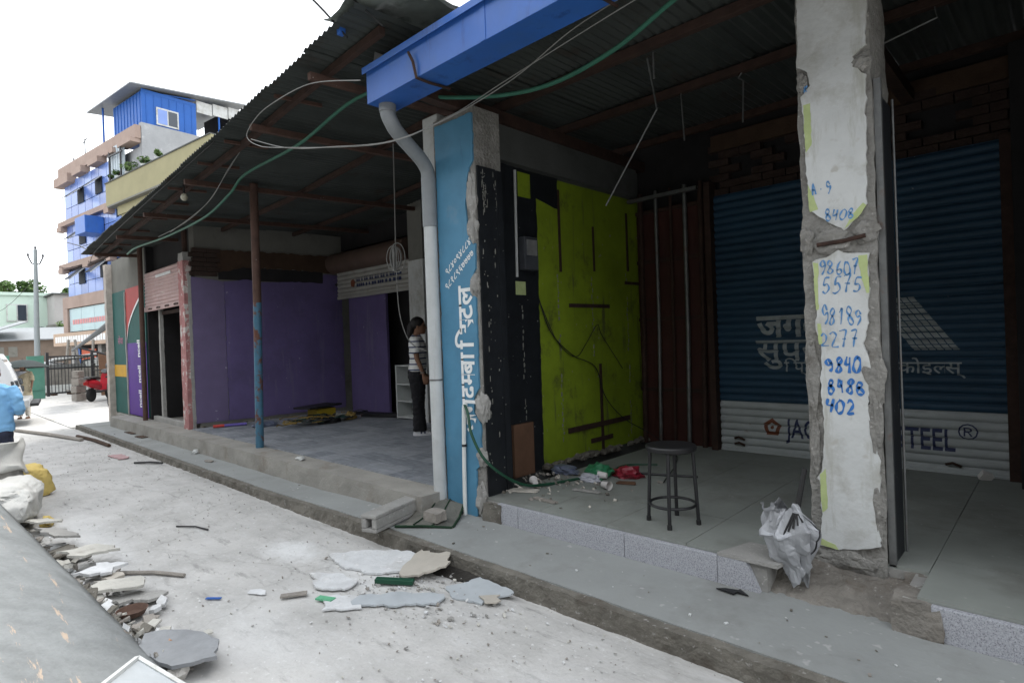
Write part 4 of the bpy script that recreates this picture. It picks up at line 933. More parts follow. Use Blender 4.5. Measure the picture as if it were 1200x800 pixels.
# hanging wire with a coil
wc = empty('hanging_cable', (-5.6, 4.0, 2.6), 'white cable coil hanging from the corrugated roof on a thin wire', 'cable')
MB().tube([(-5.57, 4.0, 3.98), (-5.585, 4.0, 3.2), (-5.60, 4.0, 2.70)], .007, 6).build('wire', WIRE_W, wc)
for k in range(10):
    r = random.uniform(.09, .15); th = random.uniform(-.6, .6); dx = random.uniform(-.06, .06)
    P = [(-5.62 + dx + .6 * r * math.cos(R_(20 * j)) * math.cos(th), 4.0 + r * math.cos(R_(20 * j)) * math.sin(th) * .8, 2.58 + r * 1.15 * math.sin(R_(20 * j))) for j in range(19)]
    MB().tube(P, .006, 5, caps=False).build('coil', WIRE_W, wc)
MB().tube(catmull([(-5.60, 4.0, 2.48), (-5.60, 4.02, 1.95), (-5.52, 4.1, 1.6), (-5.35, 4.25, 1.48)], 5), .006, 6).build('wire', WIRE_W, wc)
lb = empty('light_bulb', (-8.1, 2.6, 3.5), 'round pale light bulb hanging under the eave of the corrugated roof', 'bulb')
MB().tube([(-8.12, 2.58, 3.72), (-8.12, 2.58, 3.60)], .012, 6).build('holder', BLACK_P, lb)
MB().blob((-8.12, 2.58, 3.555), (.042, .042, .05), 3, 0).build('bulb', pm('dusty_glass_bulb', (.33, .32, .25), .1, 9, .3, 0), lb, True)
# wires and the long green hose under the roofs
def wire(name, pts, r, m, label, cat='wire', grp=None, n=6):
    o = MB().tube(catmull(pts, 8), r, n).build(name, m, None, True); return tag(o, label, cat, grp)
wire('overhead_wire', [(-3.75, 2.42, 3.55), (-4.51, 2.42, 3.77), (-5.2, 2.40, 3.80), (-5.55, 2.4, 3.76), (-5.73, 2.4, 3.66), (-5.55, 2.42, 3.53), (-5.05, 2.42, 3.38), (-3.95, 2.7, 3.19), (-3.5, 3.0, 3.33), (-2.94, 3.2, 3.54), (-1.88, 3.2, 3.66), (-1.2, 3.2, 3.70)], .0042, WIRE_W, 'white wire looping under the corrugated roof and past the drainpipe', grp='pale wires')
wire('overhead_wire', [(-5.68, 2.42, 3.62), (-5.0, 2.45, 3.37), (-4.4, 2.55, 3.25), (-3.85, 2.75, 3.20), (-3.45, 3.02, 3.34), (-2.93, 3.2, 3.52), (-2.4, 3.2, 3.66), (-2.0, 3.25, 3.75)], .0042, WIRE_W, 'thinner white wire running just below the looping white wire', grp='pale wires')
wire('green_hose', [(-12.4, 2.95, 3.40), (-11.62, 2.9, 3.41), (-10.0, 2.9, 3.36), (-8.37, 2.9, 3.38), (-7.5, 2.9, 3.52), (-6.99, 2.9, 3.66), (-5.67, 2.9, 3.67), (-4.41, 2.9, 3.79), (-3.7, 3.2, 3.62), (-3.13, 3.3, 3.49), (-2.62, 3.3, 3.42), (-2.11, 3.3, 3.47), (-1.68, 3.3, 3.61), (-1.3, 3.3, 3.72)], .016, HOSE_L, 'long pale green hose strung beneath both roofs', 'hose', n=8)
wire('thin_cable', [(-10.2, 2.85, 3.38), (-9.0, 2.85, 3.40), (-8.1, 2.85, 3.52), (-7.3, 2.8, 3.72), (-6.7, 2.75, 3.86)], .0045, WIRE_W, 'thin pale cable rising from the green hose to the eave, left strand', grp='thin cables under the eave')
wire('thin_cable', [(-9.6, 2.84, 3.36), (-8.6, 2.84, 3.44), (-7.9, 2.84, 3.55), (-7.2, 2.78, 3.74), (-6.65, 2.74, 3.85)], .0045, WIRE_W, 'thin pale cable rising from the green hose to the eave, right strand', grp='thin cables under the eave')
wire('thin_cable', [(-15.6, 3.0, 3.62), (-13, 2.6, 3.52), (-9.0, 2.42, 3.66), (-6.5, 2.38, 3.80)], .006, WIRE_K, 'dark cable running along under the eave of the corrugated roof')
wire('overhead_wire', [(-3.95, 2.45, 3.95), (-4.2, 2.2, 4.35), (-4.9, 1.6, 5.2), (-6.5, .2, 7.2)], .009, WIRE_K, 'black wire rising into the sky from the tarpaulin roof end, left one', grp='black wires to the sky')
wire('overhead_wire', [(-3.55, 2.5, 3.9), (-3.9, 2.3, 4.3), (-4.8, 1.6, 5.3), (-6.3, .2, 7.4)], .007, WIRE_K, 'black wire rising into the sky from the tarpaulin roof end, right one', grp='black wires to the sky')
wire('overhead_wire', [(-60, -8, 9.0), (-29.9, 2.87, 6.2), (-15.7, 3.3, 3.72)], .014, WIRE_K, 'black wire crossing the open sky to the end shop')

# ------------------------------------------------------------------ broken tiles and dirt on the road
def slab(name, pts, z, th, mat, label, cat='tile', tilt=(0, 0), seed=0, grp='broken tiles on the road', amp=.02):
    th *= .62
    cx = sum(p[0] for p in pts) / len(pts); cy = sum(p[1] for p in pts) / len(pts)
    mb = MB(); mb.ext([(x, y, z + (x - cx) * tilt[0] + (y - cy) * tilt[1]) for x, y in ragged(pts, .04, amp, seed)], (0, 0, th))
    return tag(mb.build(name, mat), label, cat, grp)
slab('broken_tile', [(-4.10, 2.20), (-3.95, 2.42), (-3.62, 2.63), (-3.42, 2.56), (-3.36, 2.36), (-3.55, 2.20), (-3.85, 2.14)], .012, .022, SLAB_W, 'largest broken white tile slab on the road near the kerb', tilt=(0, .03), seed=1)
slab('broken_tile', [(-3.42, 2.40), (-3.50, 2.62), (-3.22, 2.66), (-3.06, 2.52), (-3.16, 2.34), (-3.30, 2.29)], .05, .022, SLAB_B, 'beige broken tile tilted over the hole at the kerb', tilt=(.10, .15), seed=2)
slab('broken_tile', [(-3.86, 1.94), (-3.70, 2.06), (-3.48, 2.08), (-3.42, 1.95), (-3.60, 1.83)], .014, .018, SLAB_W, 'small pointed white tile fragment on the road', seed=3)
slab('broken_tile', [(-3.28, 1.96), (-3.10, 2.16), (-2.86, 2.32), (-2.80, 2.20), (-3.0, 2.0), (-3.2, 1.86)], .012, .018, SLAB_G, 'long bluish broken tile nearest the camera', seed=4)
slab('broken_tile', [(-3.46, 1.82), (-3.26, 1.97), (-3.12, 1.88), (-3.26, 1.72)], .010, .016, SLAB_W, 'pale broken tile corner touching the long bluish tile', seed=5)
slab('broken_tile', [(-2.95, 2.40), (-2.86, 2.62), (-2.52, 2.60), (-2.60, 2.38), (-2.8, 2.32)], .010, .016, SLAB_G, 'grey blue broken tile flat against the kerb', tilt=(0, .05), seed=6)
slab('broken_tile', [(-2.66, 2.42), (-2.58, 2.50), (-2.5, 2.46), (-2.56, 2.38)], .024, .012, SLAB_B, 'tiny beige tile chip on the grey blue tile', seed=7)
o = MB().obox((-3.26, 2.22, .03), (.26, .05, .03), (0, .03, .62)).build('green_strip', HOSE, bevel=.004); tag(o, 'dark green plastic strip among the broken tiles', 'strip')
o = MB().obox((-3.62, 1.70, .02), (.16, .05, .01), (0, 0, 1.0)).build('wood_strip', STONE); tag(o, 'brown wooden splinter on the road left of the pale tile corner', 'strip')
o = MB().obox((-3.40, 1.80, .02), (.12, .05, .01), (0, 0, .4)).build('green_wrapper', pm('green_wrapper_paint', (.12, .38, .22), .2, 9, .6, .1)); tag(o, 'small light green wrapper among the broken tiles', 'wrapper')
hole = pm('dark_wet_soil', (.035, .032, .028), .4, 12, .9, .6, 40)
MB().ext([(x, y, .006) for x, y in ragged([(-3.30, 2.60), (-3.18, 2.70), (-2.86, 2.69), (-2.84, 2.60), (-3.02, 2.50), (-3.2, 2.50)], .03, .02, 9)], (0, 0, .006)).build('drain_hole', hole, kind='structure')
def shard(mb, x, y, z, r):
    a_ = random.random() * 6.28; k_ = random.randint(4, 6); tx, ty = random.uniform(-.5, .5), random.uniform(-.5, .5)
    P_q = [(r * random.uniform(.6, 1.6) * math.cos(a_ + 6.28 * q / k_), r * random.uniform(.5, 1.2) * math.sin(a_ + 6.28 * q / k_)) for q in range(k_)]
    mb.ext([(x + px, y + py, z + r * .25 + px * tx + py * ty) for px, py in P_q], (tx * -r * .2, ty * -r * .2, r * random.uniform(.15, .8)), random.randint(0, 3))
mb = MB()
for i in range(620):
    x = random.gauss(-3.15, .38); y = random.gauss(2.25, .22); r = random.choice([.002, .003, .004, .005, .007, .012])
    if y > 2.6: continue
    shard(mb, x, y, .006, r)
for i in range(2600):
    x = random.uniform(-13, 0); y = random.triangular(.5, 2.63, 2.6); r = random.choice([.002, .003, .003, .004, .007])
    shard(mb, x, y, .004, r)
mb.build('road_rubble', [CRUST, SLAB_W, STONE, CONC], label='loose grit and small rubble scattered over the cement road', cat='rubble', kind='stuff')
mb = MB()
for i in range(90):
    x = random.uniform(-14, -.3); y = random.uniform(2.78, 3.28); r = random.choice([.004, .006, .01])
    mb.obox((x, y, .105 - sink(x)), (r * 2, r * 1.2, r * .6), (0, 0, random.random() * 3), random.randint(0, 2))
mb.build('walkway_grit', [STONE, CONC_D, SLAB_W], label='scattered grit on the cement walkway', cat='grit', kind='stuff')
slab('black_scrap', [(-1.50, 3.24), (-1.38, 3.29), (-1.33, 3.26), (-1.45, 3.22)], .108, .012, BLACK_P, 'black rubber scrap on the walkway under the granite step', 'scrap', seed=4, grp=None)
for i, (a, b, r, m, l) in enumerate((((-13.9, 2.35, .03), (-11.9, 2.45, .03), .03, BRICK_D, 'brown wooden pole lying at the far end of the kerb'), ((-16.4, 1.7, .03), (-13.2, 2.3, .03), .035, STONE, 'long grey pole lying on the road toward the car'),
        ((-9.75, 2.3, .02), (-9.35, 2.55, .02), .015, BLACK_P, 'short black rod on the road by the far kerb'), ((-5.9, 1.7, .012), (-5.55, 1.85, .012), .007, BLACK_P, 'thin black twig on the open road'), ((-5.02, 1.05, .015), (-4.55, 1.35, .02), .014, STONE, 'curved grey strip lying on the road beside the debris heap'))):
    o = MB().tube([a, ((a[0] + b[0]) / 2, (a[1] + b[1]) / 2 + .03, a[2] + .005), b], r, 6).build('stick', m); tag(o, l, 'stick')
for i, (x, y, s, l) in enumerate(((-12.2, 3.0, .2, 'dark wood scrap on the walkway before the black shop'), (-13.0, 3.05, .25, 'dark wood scraps on the walkway near the painted end shop'), (-8.6, 2.92, .12, 'brown scrap on the walkway left of the blue pole'), (-10.6, 2.3, .3, 'faded pink rag patch on the road by the far kerb'))):
    slab('scrap', [(x - s, y - s * .3), (x + s, y - s * .2), (x + s * .8, y + s * .3), (x - s * .7, y + s * .25)], (.105 - sink(x)) if y > 2.7 else .008, .015, (BRICK_D, BRICK_D, STONE, pm('faded_pink_rag', (.42, .28, .28), .2, 9, .9, .1))[i], l, 'scrap', seed=i, grp='scraps', amp=.03)
o = MB().obox((-4.0, 1.35, .012), (.10, .02, .006), (0, 0, .7)).build('blue_scrap', GUT); tag(o, 'tiny blue scrap on the bright road', 'scrap')
o = MB().obox((-2.9, .98, .012), (.07, .05, .01), (0, 0, .3)).build('pink_wrapper', pm('pink_wrapper_paint', (.6, .18, .25), .2, 9, .6, .1)); tag(o, 'small pink wrapper on the road next to the grey slate', 'wrapper')
slab('paper_scrap', [(-3.95, 1.55), (-3.86, 1.62), (-3.80, 1.60), (-3.9, 1.53)], .008, .006, SLAB_W, 'small white paper scrap on the road', 'paper', seed=8, grp=None)

# ------------------------------------------------------------------ the heap at lower left: big sheet, crusts, sacks
shp = lambda u, v: (-7.6 + 5.6 * u, .83 + .065 * (-4.4 + 5.6 * u) - 1.9 * v, .10 + .06 * (4.4 - 5.6 * u) + 1.9 * v * .55 * (1 - .12 * v) + .010 * math.sin(v * 9 + u * 2) + .02 * noise.noise(Vector((u * 6, v * 4, 1))) - (.05 * max(0, 1 - v * 14)))
mb = MB().grid(shp, 60, 40); o = mb.build('grey_sheet', SHEET, None, True); o.modifiers.new('thick', 'SOLIDIFY').thickness = .02
tag(o, 'large weathered grey sheet with pale brown streaks leaning over the heap', 'sheet')
pf = empty('framed_panel', (-2.75, .62, .1), 'grey panel with white frame lying at the end of the large sheet', 'panel')
A = [Vector((-2.96, .68, .265)), Vector((-2.64, .82, .165)), Vector((-2.30, .60, .24)), Vector((-2.60, .46, .36))]
MB().ext([A[0], A[1], A[2], A[3]], (0, 0, .008)).build('panel_sheet', SLAB_G, pf)
for i in range(4): MB().bar(A[i] + Vector((0, 0, .012)), A[(i + 1) % 4] + Vector((0, 0, .012)), .018, .014).build('frame_bar', PLAST_W, pf)
slab('slate_slab', [(-3.58, .86), (-3.46, 1.02), (-3.22, 1.10), (-3.06, 1.03), (-3.14, .86), (-3.4, .78)], .09, .03, SLATE, 'grey broken slate slab beside the end of the large sheet', 'slab', tilt=(-.05, .02), seed=11, grp=None, amp=.013)
for i, (c, s, l) in enumerate((((-3.42, .93, .07), .045, 'orange brown brick chip under the slate slab'), ((-3.30, .98, .05), .04, 'second brick chip under the slate slab, nearer the camera'), ((-3.2, .90, .04), .05, 'pale rubble lump at the camera end of the slate'))):
    o = MB().blob(c, (s * 1.3, s, s), 2, .4, 8, seed=i).build('brick_chip', pm('brick_chip_%d' % i, ((.42, .24, .15), (.42, .24, .15), (.6, .58, .54))[i], .2, 12, .9, .4)); tag(o, l, 'rubble')
bo = MB().lathe([(.02, 0), (.065, .015), (.085, .05), (.08, .05), (.06, .02), (.0, .012)], (-4.12, .93, .01), 18).build('rusty_bowl', pm('rust_brown_bowl', (.10, .06, .045), .3, 12, .8, .2), None, True); tag(bo, 'small rust brown bowl on the road below the crusts', 'bowl')
cr_l = ['plaster crust slab under the lower edge of the white sack', 'thin plaster crust leaning under the upper edge of the sheet', 'large pale square plaster slab halfway along the sheet edge', 'broken white crust below the pale square slab', 'small cream crust piece beside the sheet', 'long grey crust sheet poking out near the bowl', 'narrow crust strip lying under the long grey crust', 'dark edged crust piece tucked under the sheet']
for i, (x, y, sx, sy, z, rz, tx, ty, m) in enumerate(((-6.75, .86, .50, .28, .10, .2, .1, -.15, CRUST), (-6.1, .88, .60, .25, .12, .1, .05, -.25, CONC), (-5.35, .95, .36, .42, .12, .35, .02, -.12, CRUST), (-5.0, .96, .36, .26, .07, .5, .0, .1, SLAB_W), (-4.85, .99, .22, .14, .04, .1, .1, .1, SLAB_B),
        (-4.52, .96, .34, .42, .085, -.3, .05, -.08, CRUST), (-4.35, 1.0, .16, .5, .03, -.6, .0, .02, CONC), (-5.75, .86, .5, .2, .06, 0, .1, .2, CONC_D))):
    sx *= .72; sy *= .72
    c, s_ = math.cos(rz), math.sin(rz)
    pts = [(x + c * a * sx - s_ * b * sy, y + s_ * a * sx + c * b * sy) for a, b in ((-.5, -.5), (.45, -.5), (.5, .42), (.1, .5), (-.45, .4))]
    slab('plaster_crust', pts, z, .03, m, cr_l[i], 'rubble', tilt=(tx, ty), seed=20 + i, grp='crusts along the sheet edge', amp=.035)
mb = MB()
for i in range(520):
    x = random.uniform(-7.6, -3.2); y0_ = .83 + .065 * (x + 3.2); y = y0_ + abs(random.gauss(0, .12)); r = random.choice([.006, .01, .015, .02, .03, .05])
    a_ = random.random() * 6.28; k_ = random.randint(4, 6); tx, ty = random.uniform(-.4, .4), random.uniform(-.4, .4)
    P_q = [(r * random.uniform(.6, 1.5) * math.cos(a_ + 6.28 * q / k_), r * random.uniform(.5, 1.1) * math.sin(a_ + 6.28 * q / k_)) for q in range(k_)]
    mb.ext([(x + px, y + py, .012 + r * .35 + px * tx + py * ty + max(0, .12 - (y - y0_)) * random.uniform(.2, 1)) for px, py in P_q], (tx * -r * .2, ty * -r * .2, r * random.uniform(.12, .5)), random.randint(0, 3))
mb.build('heap_rubble', [CRUST, SLAB_W, CONC_D, STONE], label='small rubble along the edge of the large grey sheet', cat='rubble', kind='stuff')
def sack(name, c, r, mat, label, seed, rz=0, fold=.16):
    bm = bmesh.new(); bmesh.ops.create_icosphere(bm, subdivisions=5, radius=1); vs = []
    M = Matrix.Translation(c) @ Matrix.Rotation(rz, 4, 'Z')
    for v in bm.verts:
        d = v.co; k = 1 + fold * noise.noise(d * 1.6 + Vector((seed, 0, 0))) + .09 * abs(noise.noise(d * 4.2 + Vector((0, seed, 0)))) - .07 * abs(noise.noise(Vector((d.x * 9, d.y * 9, d.z * 3)) + Vector((seed, seed, 0))))
        q = Vector((math.copysign(abs(d.x) ** .8, d.x) * r[0], math.copysign(abs(d.y) ** .8, d.y) * r[1], math.copysign(abs(d.z) ** .75, d.z) * r[2])) * k
        p = M @ q; p.z = max(p.z, .01); vs.append(p)
    mb = MB().add(vs, [tuple(v.index for v in f.verts) for f in bm.faces]); bm.free()
    return tag(mb.build(name, mat, None, True), label, 'sack', 'sacks on the heap')
sack('sack', (-8.15, .50, .36), (.42, .36, .40), SACK_G, 'tall grey sack with white upper rim behind the man', 2, .3)
def rim(u, v):
    a = -1.2 + 3.0 * u; return Vector((-8.10 + .44 * math.cos(a) * (1 - .1 * v), .50 + .40 * math.sin(a), .56 + .18 * v - .2 * u * (1 - v))) + noise.noise_vector(Vector((u * 5, v * 3, 1))) * .07
o = MB().grid(rim, 30, 10).build('sack_flap', SACK_W, None, True); o.modifiers.new('thick', 'SOLIDIFY').thickness = .01; tag(o, 'white plastic sheet folded over the tall grey sack', 'sheet')
sack('sack', (-7.35, .70, .22), (.50, .26, .20), SACK_W, 'white flattened sack lying on the upper end of the sheet', 5, -.15, .22)
sack('sack', (-8.62, 1.0, .16), (.17, .20, .20), SACK_Y, 'yellow sack lying behind the grey sack', 9, .4, .3)
o = MB().blob((-7.0, .93, .04), (.07, .06, .05), 2, .5, 8, seed=4).build('yellow_scrap', SACK_Y); tag(o, 'small yellow plastic scrap beside the white flattened sack', 'scrap')

# ------------------------------------------------------------------ people
def loft(mb, secs, n=20):
    """secs: (centre, half width vector, half depth vector)"""
    vs = []
    for c, a, b in secs:
        c, a, b = Vector(c), Vector(a), Vector(b)
        for j in range(n):
            t = 2 * math.pi * j / n; vs.append(c + a * math.cos(t) + b * math.sin(t))
    k = len(secs)
    fs = [(i * n + j, i * n + (j + 1) % n, (i + 1) * n + (j + 1) % n, (i + 1) * n + j) for i in range(k - 1) for j in range(n)]
    fs += [tuple(reversed(range(n))), tuple(range((k - 1) * n, k * n))]
    mb.add(vs, fs); return mb
def zsec(z, cx, cy, rx, ry): return ((cx, cy, z), (rx, 0, 0), (0, ry, 0))
def fuse(mb, name, mat, parent, vox, sm=6, label=None):
    me = mb.mesh(name); o = link(name, me)
    r = o.modifiers.new('r', 'REMESH'); r.mode = 'VOXEL'; r.voxel_size = vox
    s = o.modifiers.new('s', 'SMOOTH'); s.factor = .5; s.iterations = sm
    bpy.context.view_layer.update()
    m2 = bpy.data.meshes.new_from_object(o.evaluated_get(bpy.context.evaluated_depsgraph_get()))
    bpy.data.objects.remove(o); bpy.data.meshes.remove(me)
    if name in ('shirt', 'trousers', 'kurta'):            # cloth creases
        no_ = [v.normal.copy() for v in m2.vertices]
        for v, nn in zip(m2.vertices, no_):
            p = v.co; f = 1 - abs(noise.noise(Vector((p.x * 9, p.y * 9, p.z * 15)))) * 2.2
            v.co = p + nn * (.007 * f + .004 * noise.noise(p * 30))
    m2.name = name; m2.materials.clear(); m2.materials.append(mat)
    m2.polygons.foreach_set('use_smooth', [True] * len(m2.polygons))
    return link(name, m2, parent, label=label)
def hand(mb, w, d, side, curl=.5, s=1.0):
    """palm and five fingers from wrist w along direction d"""
    d = Vector(d).normalized(); fwd = Vector((0, 1, 0)); n_ = d.cross(fwd).normalized() * side; acr = n_.cross(d).normalized()
    if acr.y < 0: acr = -acr
    w = Vector(w)
    loft(mb, [(w, acr * .024 * s, n_ * .018 * s), (w + d * .03 * s, acr * .034 * s, n_ * .016 * s), (w + d * .085 * s, acr * .040 * s, n_ * .014 * s)], 12)
    for k, L in enumerate((.070, .080, .075, .058)):
        b = w + d * .078 * s + acr * (.030 - .020 * k) * s
        p1 = b + d * L * .45 * s; p2 = p1 + (d * .8 - n_ * curl).normalized() * L * .35 * s; p3 = p2 + (d * .4 - n_ * curl * 1.3).normalized() * L * .3 * s
        mb.tube([b, p1, p2, p3], [.0088 * s, .0085 * s, .008 * s, .0065 * s], 8)
    b = w + d * .028 * s + acr * .026 * s
    mb.tube([b, b + (d * .7 + acr * .7).normalized() * .035 * s, b + (d * .9 + acr * .4 - n_ * .2).normalized() * .068 * s], [.011 * s, .010 * s, .0075 * s], 8)
def person(loc, rz, H, label, build):
    s = H / 1.66
    e = empty('person', loc, label, 'person', rz=rz); e.scale = (s, s, s)
    M = Matrix.LocRotScale(Vector(loc), e.rotation_euler, Vector((s, s, s)))
    build(e, M, s); return e
def head(mb, c, s=1.0, yaw=0):
    c = Vector(c); Rm = Matrix.Rotation(yaw, 3, 'Z')
    secs = []
    for z, rx, ry, cy in ((-.115, .030, .028, .045), (-.10, .045, .052, .030), (-.06, .058, .078, .012), (-.02, .066, .090, .002), (.03, .072, .097, -.004), (.07, .069, .092, -.006), (.10, .052, .070, -.008), (.118, .022, .032, -.008)):
        secs.append((c + Rm @ Vector((0, cy, z)), Rm @ Vector((rx, 0, 0)), Rm @ Vector((0, ry, 0))))
    loft(mb, secs, 20)
    P = lambda x, y, z: c + Rm @ Vector((x, y, z))
    mb.tube([P(0, .088, .012), P(0, .106, -.022), P(0, .112, -.034), P(0, .095, -.042)], [.008, .012, .013, .008], 8)
    for sx in (-1, 1):
        mb.blob(P(sx * .071, -.012, -.012), (.010, .020, .030), 1, 0)
        mb.tube([P(sx * .012, .090, .026), P(sx * .045, .080, .028)], .010, 6)
    mb.tube([P(-.022, .084, -.066), P(0, .094, -.064), P(.022, .084, -.066)], [.006, .010, .006], 6)
    mb.tube([P(-.020, .083, -.077), P(0, .092, -.078), P(.020, .083, -.077)], [.006, .010, .006], 6)
    mb.blob(P(0, .075, -.10), (.025, .02, .018), 1, 0)
    return P
EYE = pm('dark_eye', (.02, .015, .012), .1, 10, .2, 0); 
def torso_secs(x=1.0): return [zsec(.84, 0, -.01, .15 * x, .105 * x), zsec(.92, 0, -.012, .165 * x, .115 * x), zsec(1.0, 0, 0, .148 * x, .10 * x), zsec(1.08, 0, .005, .138 * x, .095 * x), zsec(1.2, 0, .008, .155 * x, .108 * x), zsec(1.30, 0, 0, .172 * x, .105 * x), zsec(1.37, 0, -.008, .165 * x, .082 * x), zsec(1.41, 0, -.01, .10 * x, .06 * x)]
def neck(mb): mb.tube([(0, -.012, 1.38), (0, .0, 1.44), (0, .012, 1.50)], [.056, .050, .050], 14)
STRIPE = pm('white_navy_striped_knit', (.62, .62, .60), .08, 9, .85, .1, 60)
def stripes(m):
    n = m.node_tree; b = n.nodes['Principled BSDF']; src = b.inputs['Base Color'].links[0].from_socket
    g = n.nodes.new('ShaderNodeNewGeometry'); sp = n.nodes.new('ShaderNodeSeparateXYZ'); n.links.new(g.outputs['Position'], sp.inputs[0])
    a = n.nodes.new('ShaderNodeMath'); a.operation = 'MULTIPLY'; a.inputs[1].default_value = 12.5; n.links.new(sp.outputs['Z'], a.inputs[0])
    f = n.nodes.new('ShaderNodeMath'); f.operation = 'FRACT'; n.links.new(a.outputs[0], f.inputs[0])
    l = n.nodes.new('ShaderNodeMath'); l.operation = 'LESS_THAN'; l.inputs[1].default_value = .24; n.links.new(f.outputs[0], l.inputs[0])
    x = n.nodes.new('ShaderNodeMixRGB'); x.inputs[2].default_value = (.06, .07, .14, 1); n.links.new(l.outputs[0], x.inputs['Fac']); n.links.new(src, x.inputs[1]); n.links.new(x.outputs['Color'], b.inputs['Base Color'])
stripes(STRIPE)
TROUS = pm('black_trousers', (.012, .012, .014), .3, 12, .85, .15, 50)
def woman(e, M, s):
    mb = MB(M); P = head(mb, (0, .03, 1.545)); neck(mb); loft(mb, torso_secs(.96))
    for sx in (-1, 1):
        wr = (sx * .225, .085, .86)
        mb.tube([(sx * .165, -.01, 1.355), (sx * .205, -.012, 1.22), (sx * .222, .0, 1.09), (sx * .225, .045, .98), wr], [.048, .042, .036, .032, .023], 12)
        hand(mb, wr, (.0, .25, -1), sx, .5)
        mb.tube([(sx * .085, 0, .88), (sx * .09, .0, .5), (sx * .09, .0, .1)], [.09, .055, .04], 12)
        mb.tube([(sx * .09, -.05, .04), (sx * .095, .04, .045), (sx * .10, .13, .03)], [.035, .035, .028], 10)
    fuse(mb, 'body', SKIN, e, .0075)
    t = MB(M); loft(t, [zsec(.90, 0, -.012, .178, .125), zsec(1.0, 0, 0, .165, .118), zsec(1.08, 0, .005, .156, .112), zsec(1.2, 0, .010, .170, .124), zsec(1.30, 0, 0, .182, .115), zsec(1.375, 0, -.01, .168, .085), zsec(1.415, 0, -.012, .08, .066)])
    for sx in (-1, 1): t.tube([(sx * .155, -.01, 1.36), (sx * .195, -.01, 1.28), (sx * .215, -.01, 1.16)], [.064, .062, .060], 14)
    fuse(t, 'shirt', STRIPE, e, .009, 4)
    t = MB(M); loft(t, [zsec(.80, 0, -.02, .16, .12), zsec(.90, 0, -.015, .175, .125), zsec(.985, 0, -.004, .155, .112)])
    for sx in (-1, 1):
        loft(t, [((sx * .085, -.02, .86), (.092, 0, 0), (0, .115, 0)), ((sx * .09, -.005, .62), (.082, 0, 0), (0, .095, 0)), ((sx * .092, -.01, .40), (.072, 0, 0), (0, .080, 0)), ((sx * .094, -.005, .2), (.074, 0, 0), (0, .085, 0)), ((sx * .095, .0, .065), (.080, 0, 0), (0, .095, 0))], 16)
    fuse(t, 'trousers', TROUS, e, .009, 4)
    for sx in (-1, 1):
        t = MB(M); loft(t, [((sx * .095, .035, .001), (.044, 0, 0), (0, .135, 0)), ((sx * .095, .035, .03), (.046, 0, 0), (0, .137, 0)), ((sx * .095, .02, .065), (.040, 0, 0), (0, .10, 0)), ((sx * .095, -.02, .10), (.038, 0, 0), (0, .055, 0))], 18)
        sh_ = t.build('shoe', pm('white_shoe_%d' % sx, (.6, .6, .62), .1, 20, .6, .05), e, True)
        for q in range(2):
            MB(M).tube([(sx * .095 - .047, .02 + q * .05, .03), (sx * .095 - .038, .02 + q * .05, .075), (sx * .095, .015 + q * .05, .088), (sx * .095 + .038, .02 + q * .05, .075), (sx * .095 + .047, .02 + q * .05, .03)], .011, 6).build('blue_band', NAVY, sh_, True)
    t = MB(M); t.blob((0, .012, 1.585), (.083, .104, .098), 3, .06, 6, seed=1); t.blob((0, -.075, 1.52), (.066, .055, .09), 3, .1, 6, seed=3); t.blob((0, -.10, 1.45), (.045, .04, .075), 2, .1, 6, seed=5)
    vs = t.v; inv = M.inverted()
    fuse(t, 'hair', HAIR, e, .010, 3)
    gl = MB(M)
    for sx in (-1, 1):
        gl.tube([P(sx * .034 + .024 * math.cos(R_(30 * k)), .096, .012 + .019 * math.sin(R_(30 * k))) for k in range(13)], .0028, 5, caps=False); gl.tube([P(sx * .058, .094, .014), P(sx * .074, .0, .012)], .0028, 5)
        MB(M).blob(P(sx * .034, .080, .012), (.012, .010, .009), 1, 0).build('eye', EYE, e, True)
    gl.tube([P(-.012, .097, .014), P(.012, .097, .014)], .0028, 5)
    gl.build('glasses', BLACK_P, e)
    for k in range(2): MB(M).tube([(.225 + .026 * math.cos(R_(30 * j)), .072 + .03 * math.sin(R_(30 * j)), .885 + .012 * k) for j in range(13)], .004, 5, caps=False).build('bangle', WIRE_W, e)
person((-6.74, 5.12, .281), math.atan2(.688, .724) - math.pi / 2 + .12, 1.66, 'woman in striped shirt, black trousers and blue white shoes standing beside the drainpipe', woman)
SHIRT_B = pm('light_blue_shirt', (.20, .42, .68), .08, 6, .85, .1, 30)
JEANS = pm('dark_navy_trousers', (.03, .035, .06), .2, 12, .9, .15, 50)
